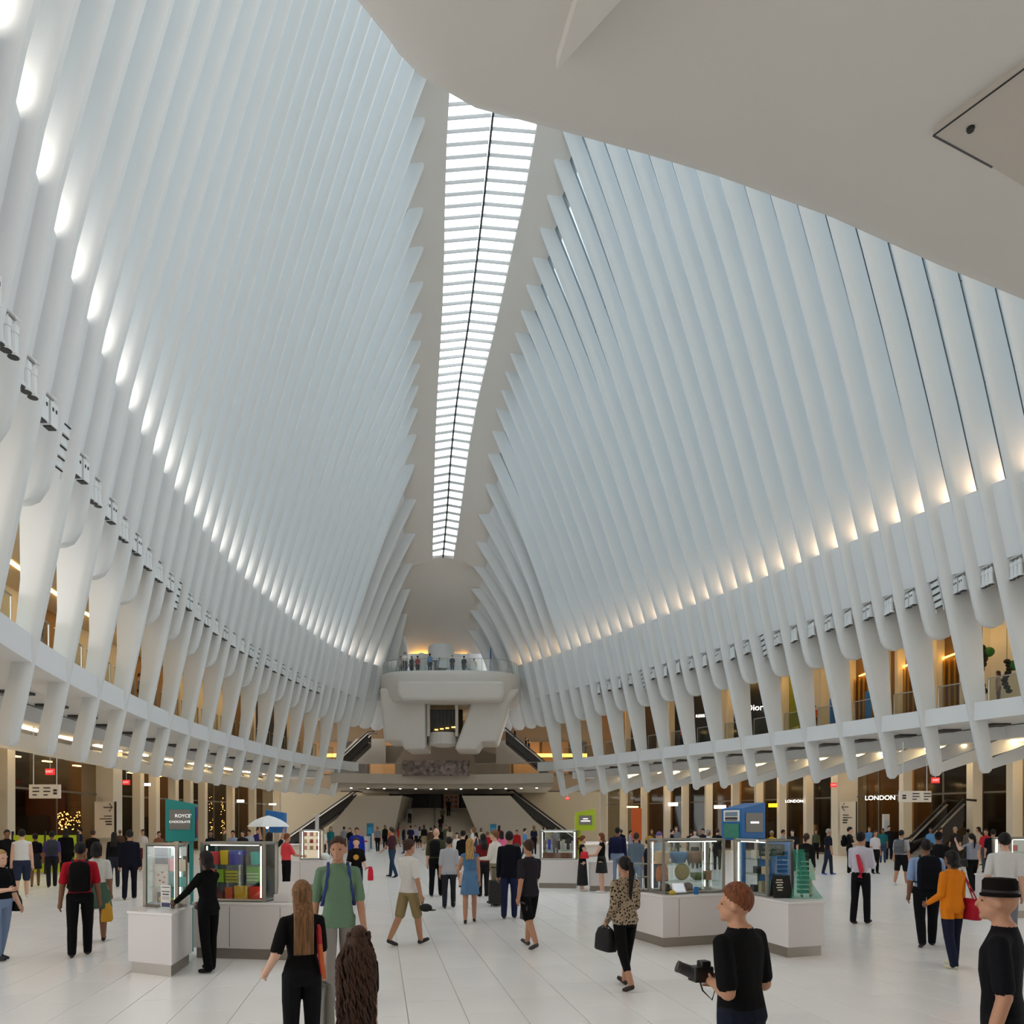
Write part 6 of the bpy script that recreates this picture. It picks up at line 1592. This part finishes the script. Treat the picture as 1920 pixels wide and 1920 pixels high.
person('woman in a pale blue blouse and patterned headscarf', x=1236, yf=1684, h=1.80, face=190, skin='light', top=(176, 190, 214), sleeve=.9, bcol=(80, 84, 110), hair='cap', neck=(110, 92, 140), fem=True)
# right side
person('woman in a black jacket and sheer mint skirt', x=1512, yf=1682, h=1.76, face=10, skin='light', top=(34, 34, 34), sleeve=1, bottom='skirt', bcol=(150, 186, 164), hem=.27, hair='pony', hairc='brown', hairlen=.16, fem=True, stride=.14, shoe=(60, 40, 40))
person('woman in a navy T-shirt with bright blue shoes far right of the kiosk', x=1553, yf=1640, h=1.80, face=60, skin='tan', top=(32, 34, 48), sleeve=.5, bcol=(48, 54, 72), shoe=(60, 100, 200), hair='short', hairc='grey', stride=.12)
p = person('young man in black with a backpack reading his phone', x=1593, yf=1638, h=1.86, face=100, skin='light', top=(26, 24, 28), sleeve=.5, bcol=(20, 20, 26), shoe=(224, 224, 226), hair='short', hairc='black', armR=(.5, .1, 1.4), armL=(.4, .1, 1.4)); backpack(p, 'black backpack of the young man with a phone', (24, 24, 28))
p = person('man in a white shirt and black trousers with a red satchel', x=1614, yf=1732, h=1.87, face=20, skin='tan', top=(212, 208, 222), sleeve=1, bcol=(28, 28, 34), shoe=(48, 44, 46), hair='short', hairc='black', stride=.10, armR=(.2, .1, 1.5, .3), armL=(.2, .1, 1.5, .3))
W_ = p['W']; stp = MB().tube([W_ @ Vector(v) for v in ((-.02, -.135, 1.42), (.03, -.145, 1.25), (.07, -.15, 1.10), (.04, -.15, .96))], [.03, .05, .055, .05], 8).obj('sash', mat((206, 40, 66), .7)); tag(stp, 'red sash bag across the back of the man in the white shirt', 'bag')
person('woman in a white T-shirt and black trousers near the white pylon', x=1641, yf=1638, h=1.72, face=150, skin='tan', top=(214, 206, 210), sleeve=.5, bcol=(24, 24, 28), hair='long', hairc='brown', hairlen=.22, fem=True)
person('man in a black jacket over a grey shirt right of the white pylon', x=1667, yf=1612, h=1.85, face=170, skin='light', top=(40, 40, 46), sleeve=1, bcol=(40, 44, 58), hair='short', hairc='black')
p = person('man in a grey T-shirt with a grey backpack and white trainers', x=1690, yf=1660, h=1.82, face=20, skin='tan', top=(176, 174, 178), sleeve=.5, bottom='shorts', bcol=(30, 28, 32), shoe=(224, 222, 222), hair='crop', hairc='black', stride=.22); backpack(p, 'light grey backpack on the right side of the hall', (124, 126, 132))
p = person('man in a pale blue shirt with a black backpack walking away on the right', x=1737, yf=1774, h=1.80, face=350, skin='brown', top=(150, 176, 218), sleeve=.55, bcol=(24, 24, 30), shoe=(40, 38, 42), hair='crop', hairc='black', stride=.22, build=1.14); backpack(p, 'large black backpack of the man in the pale blue shirt', (22, 24, 34), size=(.36, .22, .54))
person('man in a black cap walking ahead of the pale blue shirt', x=1760, yf=1706, h=1.84, face=0, skin='brown', top=(30, 28, 32), sleeve=.5, bcol=(30, 30, 36), hair='cap', hairc='black', neck=(24, 22, 24), stride=.15)
p = person('woman in a bright orange jacket and dark jeans', x=1785, yf=1814, h=1.66, face=315, skin='brown', top=(226, 130, 30), sleeve=1, bcol=(36, 42, 66), shoe=(206, 200, 176), hair='bob', hairc='black', fem=True, stride=.10, armL=(.1, .08, .9), armR=(.05, .08, .6), hem=.42, build=1.08)
handbag(p, 'dark red shoulder bag of the woman in orange', (168, 24, 44), hand=0, size=(.34, .14, .30), shoulder=True)
p = person('woman in a grey top and black trousers raising her phone', x=1822, yf=1672, h=1.74, face=330, skin='light', top=(150, 152, 166), sleeve=.2, bcol=(22, 22, 24), hair='pony', hairc='black', fem=True, stride=.2, armL=(1.1, .2, 1.6), build=1.05); handbag(p, 'dark shoulder bag of the woman raising her phone', (40, 38, 40), hand=1, shoulder=True)
person('person in a red T-shirt in the right distance', x=1849, yf=1636, h=1.78, face=200, skin='tan', top=(214, 46, 60), sleeve=.5, bcol=(80, 84, 90), hair='short', hairc='black')
person('man in a black printed tee beside the right columns', x=1862, yf=1650, h=1.80, face=10, skin='tan', top=(26, 25, 30), sleeve=.5, bcol=(30, 30, 36), hair='short', hairc='black', build=1.1)
person('man in a white T-shirt standing behind the hatted man', x=1884, yf=1782, h=1.90, face=350, skin='light', top=(222, 220, 220), sleeve=.5, bcol=(124, 126, 136), shoe=(40, 36, 36), hair='short', hairc='black', armL=(-.1, .18, .2))
person('man in a blue shirt and khakis near the right escalator', x=1762, yf=1628, h=1.82, face=90, skin='tan', top=(70, 92, 140), sleeve=.5, bcol=(150, 140, 116), hair='short', hairc='brown')
person('person in a dark brown top near the right escalator', x=1791, yf=1628, h=1.84, face=200, skin='tan', top=(56, 48, 46), sleeve=.5, bcol=(60, 56, 56), hair='short', hairc='grey')

# ---- crowd behind the blue kiosk
behind = [(1296, (38, 36, 40), 'black', 'black top behind the hat case'), (1303, (196, 190, 184), 'cream', 'cream top behind the hat case'), (1328, (200, 206, 220), 'white', 'white shirt left of the blue tower'), (1318, (52, 42, 44), 'dark', 'dark brown top left of the blue tower'), (1345, (30, 30, 34), 'black', 'black shirt beside the blue tower'),
          (1447, (226, 190, 30), 'yellow', 'yellow top right of the blue tower'), (1468, (150, 148, 152), 'grey', 'grey striped shirt right of the blue tower'), (1486, (40, 38, 42), 'dark', 'dark sweater right of the blue tower')]
for i, (x_, c_, n_, t_) in enumerate(behind):
    person('person in a ' + t_, x=x_, yf=1624 + (i * 5) % 13, h=1.70 + .02 * (i % 5), face=(0, 180, 90, 200)[i % 4], skin=['tan', 'light', 'brown'][i % 3], top=c_, sleeve=.5, bcol=(44, 44, 52), hair='short' if i != 6 else 'crop', hairc=['black', 'brown', 'grey'][i % 3], group='shoppers behind the blue kiosk')

# ---- distant crowd in front of the stairs
CN = {'red': (190, 36, 44), 'black': (24, 22, 24), 'white': (222, 220, 216), 'navy': (34, 40, 66), 'grey': (128, 128, 132), 'sky blue': (90, 140, 190), 'pink': (222, 110, 150), 'olive': (94, 96, 70), 'beige': (190, 176, 152), 'teal': (40, 120, 124), 'brown': (96, 70, 54), 'lavender': (150, 146, 176), 'orange': (206, 110, 50), 'green': (60, 110, 70)}
BN = {'black trousers': ('pants', (24, 24, 28)), 'blue jeans': ('pants', (64, 84, 116)), 'khaki shorts': ('shorts', (150, 134, 104)), 'grey trousers': ('pants', (96, 96, 100)), 'black shorts': ('shorts', (28, 28, 30)), 'dark skirt': ('skirt', (40, 36, 44)), 'white trousers': ('pants', (206, 204, 200))}
crowd = [(708, 1597, 'grey', 'black trousers', 'beside the blue pylon'), (722, 1592, 'black', 'black trousers', 'beside the blue pylon'), (747, 1588, 'red', 'khaki shorts', 'at the foot of the stairs'), (757, 1600, 'black', 'blue jeans', 'left of the stairs centre'), (770, 1596, 'navy', 'black shorts', 'left of the stairs centre'),
         (779, 1591, 'lavender', 'black shorts', 'left of the stairs centre'), (787, 1590, 'beige', 'black shorts', 'left of the stairs centre'), (795, 1594, 'black', 'khaki shorts', 'left of the stairs centre'), (808, 1606, 'brown', 'black trousers', 'behind the bald man'), (826, 1598, 'black', 'black trousers', 'behind the bald man'),
         (836, 1594, 'olive', 'grey trousers', 'at the stairs centre'), (843, 1600, 'beige', 'black trousers', 'at the stairs centre'), (857, 1634, 'white', 'white trousers', 'behind the woman in white shorts'), (871, 1610, 'black', 'white trousers', 'right of the stairs centre'), (886, 1612, 'white', 'black trousers', 'right of the stairs centre'),
         (890, 1604, 'black', 'blue jeans', 'right of the stairs centre'), (914, 1625, 'red', 'blue jeans', 'behind the man in khaki'), (936, 1600, 'red', 'black trousers', 'beside the short blue pylon'), (941, 1632, 'pink', 'black trousers', 'behind the navy suit jacket'), (969, 1612, 'red', 'grey trousers', 'left of the lime kiosk'),
         (984, 1614, 'sky blue', 'blue jeans', 'left of the lime kiosk'), (1001, 1602, 'navy', 'black trousers', 'left of the lime kiosk'), (1020, 1600, 'black', 'grey trousers', 'behind the lime kiosk'), (1042, 1608, 'grey', 'blue jeans', 'behind the lime kiosk'), (620, 1606, 'teal', 'grey trousers', 'at the information desk'),
         (603, 1622, 'white', 'black shorts', 'right of the umbrella kiosk'), (645, 1600, 'grey', 'blue jeans', 'at the information desk'), (656, 1604, 'black', 'grey trousers', 'at the information desk'), (733, 1600, 'orange', 'black trousers', 'left of the stairs'), (815, 1590, 'green', 'blue jeans', 'at the stairs centre'),
         (902, 1598, 'beige', 'blue jeans', 'right of the stairs'), (1165, 1612, 'black', 'grey trousers', 'by the slim right pillars'), (1182, 1616, 'lavender', 'blue jeans', 'by the slim right pillars'), (1222, 1612, 'brown', 'black trousers', 'by the slim right pillars'), (1268, 1612, 'grey', 'black trousers', 'by the slim right pillars'), (1260, 1618, 'navy', 'khaki shorts', 'by the slim right pillars'),
         (1530, 1612, 'olive', 'black trousers', 'by the wide right pillar'), (1630, 1612, 'sky blue', 'black trousers', 'by the wide right pillar'), (1655, 1618, 'teal', 'blue jeans', 'by the wide right pillar'), (1745, 1620, 'sky blue', 'dark skirt', 'near the right escalator'), (1815, 1616, 'grey', 'black trousers', 'near the right columns'), (1835, 1622, 'beige', 'dark skirt', 'near the right columns'),
         (100, 1624, 'black', 'grey trousers', 'by the lime hoarding'), (34, 1622, 'brown', 'black trousers', 'by the lime hoarding'), (150, 1628, 'navy', 'grey trousers', 'by the fairy lights'), (225, 1622, 'brown', 'blue jeans', 'by the left wall sign'), (350, 1618, 'grey', 'black trousers', 'behind the teal sign'), (420, 1614, 'olive', 'black trousers', 'behind the wide gift case')]
rr = random.Random(11)
for i, (x_, y_, tc2, bc2, where) in enumerate(crowd):
    bt2, bcol2 = BN[bc2]
    fem = rr.random() < .45
    person('distant person in a %s top and %s %s' % (tc2, bc2, where), x=x_, yf=y_, h=rr.uniform(1.62, 1.84), face=rr.choice([0, 10, 180, 190, 90, 270, 350]), skin=rr.choice(['light', 'tan', 'brown']), top=CN[tc2], sleeve=rr.choice([.5, .5, 1]), bottom=bt2, bcol=bcol2,
           hair='long' if fem else 'short', hairc=rr.choice(['black', 'brown', 'dkblond']), hairlen=.22, fem=fem, stride=rr.choice([0, .12, .2]), group='distant crowd', hem=.3 if bt2 == 'skirt' else None)
# people on the stairs
for i, (px, kst, c_, n_) in enumerate(((745, 6, 'black', 'black top low on the left of the stairs'), (757, 13, 'brown', 'brown top high on the left of the stairs'), (826, 4, 'black', 'black top low on the right of the stairs'), (841, 14, 'navy', 'navy top high on the right of the stairs'), (768, 10, 'grey', 'grey top halfway up the stairs'), (829, 9, 'olive', 'olive top halfway up the stairs'))):
    d = 67.5 + kst * .42 + .2
    person('person in a ' + n_, pos=((px - CX) / FPX * d, d, 3.45 * (kst + 1) / NST), h=1.72, face=(180, 0)[i % 2], top=CN[c_], sleeve=.6, bcol=(40, 38, 42), skin='tan', hair='short', hairc='black', group='people on the stairs')
# people on the far platform deck
for i, (px, d, c_, b_, n_) in enumerate(((751, 66.2, 'grey', 'grey trousers', 'grey shirt at the left rail of the far platform'), (760, 66.6, 'brown', 'black trousers', 'brown shirt among the left group on the far platform'), (772, 66.4, 'black', 'black shorts', 'black tee on the far platform'), (783, 66.4, 'red', 'black trousers', 'red tee on the far platform'),
                                        (759, 64.6, 'white', 'blue jeans', 'white top at the front rail of the far platform'), (806, 65.2, 'sky blue', 'black trousers', 'bright blue top beside the lift core'), (848, 66.0, 'navy', 'blue jeans', 'navy top right of the lift core'), (870, 66.4, 'black', 'grey trousers', 'black top at the right of the far platform'), (889, 67.0, 'beige', 'black trousers', 'beige top at the right end of the far platform'), (824, 66.8, 'lavender', 'grey trousers', 'lavender top in front of the lift door'))):
    bt2, bcol2 = BN[b_]
    person('person in a ' + n_, pos=((px - CX) / FPX * d, d, 15.02), h=1.7 + .03 * (i % 4), face=(180, 0, 190, 20)[i % 4], top=CN[c_], sleeve=.5, bottom=bt2, bcol=bcol2, skin=['light', 'tan', 'brown'][i % 3], hair='short', hairc='black', group='people on the far platform')
# people on the galleries
def gal(label, px, sg, off, **kw):
    d0, lo, hi = 0, 10.0, 66.0
    for _ in range(40):
        m_ = (lo + hi) / 2; v = CX + FPX * (low_x(sg, m_, Z_SLAB) + sg * off) / m_
        if (v < px) == (sg < 0): lo = m_
        else: hi = m_
    d = (lo + hi) / 2
    person(label, pos=(low_x(sg, d, Z_SLAB) + sg * off, d, Z_SLAB), group='people on the galleries', **kw)
gal('person in black leaning on the left gallery railing', 74, -1, 1.35, h=1.8, face=80, top=(20, 19, 22), sleeve=1, bcol=(150, 150, 150), skin='brown', hair='crop', hairc='black')
gal('person in grey on the left gallery, beyond the one in black', 262, -1, 1.4, h=1.75, face=90, top=(120, 120, 124), sleeve=.5, bcol=(60, 60, 66), skin='tan', hair='short', hairc='brown')
gal('person in a dark suit farther along the left gallery', 466, -1, 1.5, h=1.75, face=90, top=(26, 26, 32), sleeve=1, bcol=(26, 26, 32), skin='tan', hair='short', hairc='black')
gal('guard in black standing on the right gallery near the gold screen', 1650, 1, 4.2, h=1.85, face=250, top=(18, 18, 22), sleeve=1, bcol=(18, 18, 22), skin='tan', hair='short', hairc='black')
gal('person in an orange top on the right gallery', 1527, 1, 3.2, h=1.7, face=200, top=(222, 96, 44), sleeve=.5, bcol=(110, 60, 44), skin='tan', hair='short', hairc='brown')
gal('person in a maroon shirt on the right gallery beside a blue post', 1577, 1, 2.6, h=1.7, face=240, top=(90, 60, 66), sleeve=.5, bcol=(50, 46, 50), skin='brown', hair='short', hairc='black')
gal('person in a floral top on the right gallery near the hanging sculpture', 1872, 1, 2.6, h=1.65, face=280, top=(170, 150, 144), sleeve=.5, bcol=(120, 110, 112), skin='tan', hair='bob', hairc='brown', fem=True)
gal('person in a pink top on the right gallery by the black shopfront', 1278, 1, 2.2, h=1.7, face=240, top=(200, 70, 110), sleeve=.5, bcol=(50, 46, 50), skin='tan', hair='short', hairc='black')
gal('person in a black coat on the right gallery by the black shopfront', 1450, 1, 2.2, h=1.75, face=240, top=(30, 28, 32), sleeve=1, bcol=(30, 28, 32), skin='tan', hair='short', hairc='black')
gal('person in a white top on the far stretch of the right gallery', 1160, 1, 2.2, h=1.72, face=240, top=(206, 204, 200), sleeve=.5, bcol=(50, 46, 50), skin='tan', hair='short', hairc='brown')
# riders on the upper right escalator
for i, t_ in enumerate((.45, .52, .78)):
    a, b = P(1028, 1440, 20.0), P(948, 1372, 20.0); c = a.lerp(b, t_)
    person('%s rider in dark clothes on the upper right escalator' % ['first', 'second', 'topmost'][i], pos=(c.x, c.y + .75, c.z - .54), h=1.72, face=90, top=(24, 22, 24), sleeve=1, bcol=(24, 22, 24), skin='tan', hair='short', hairc='black', group='escalator riders')
bpy.data.scenes.remove(_bench)
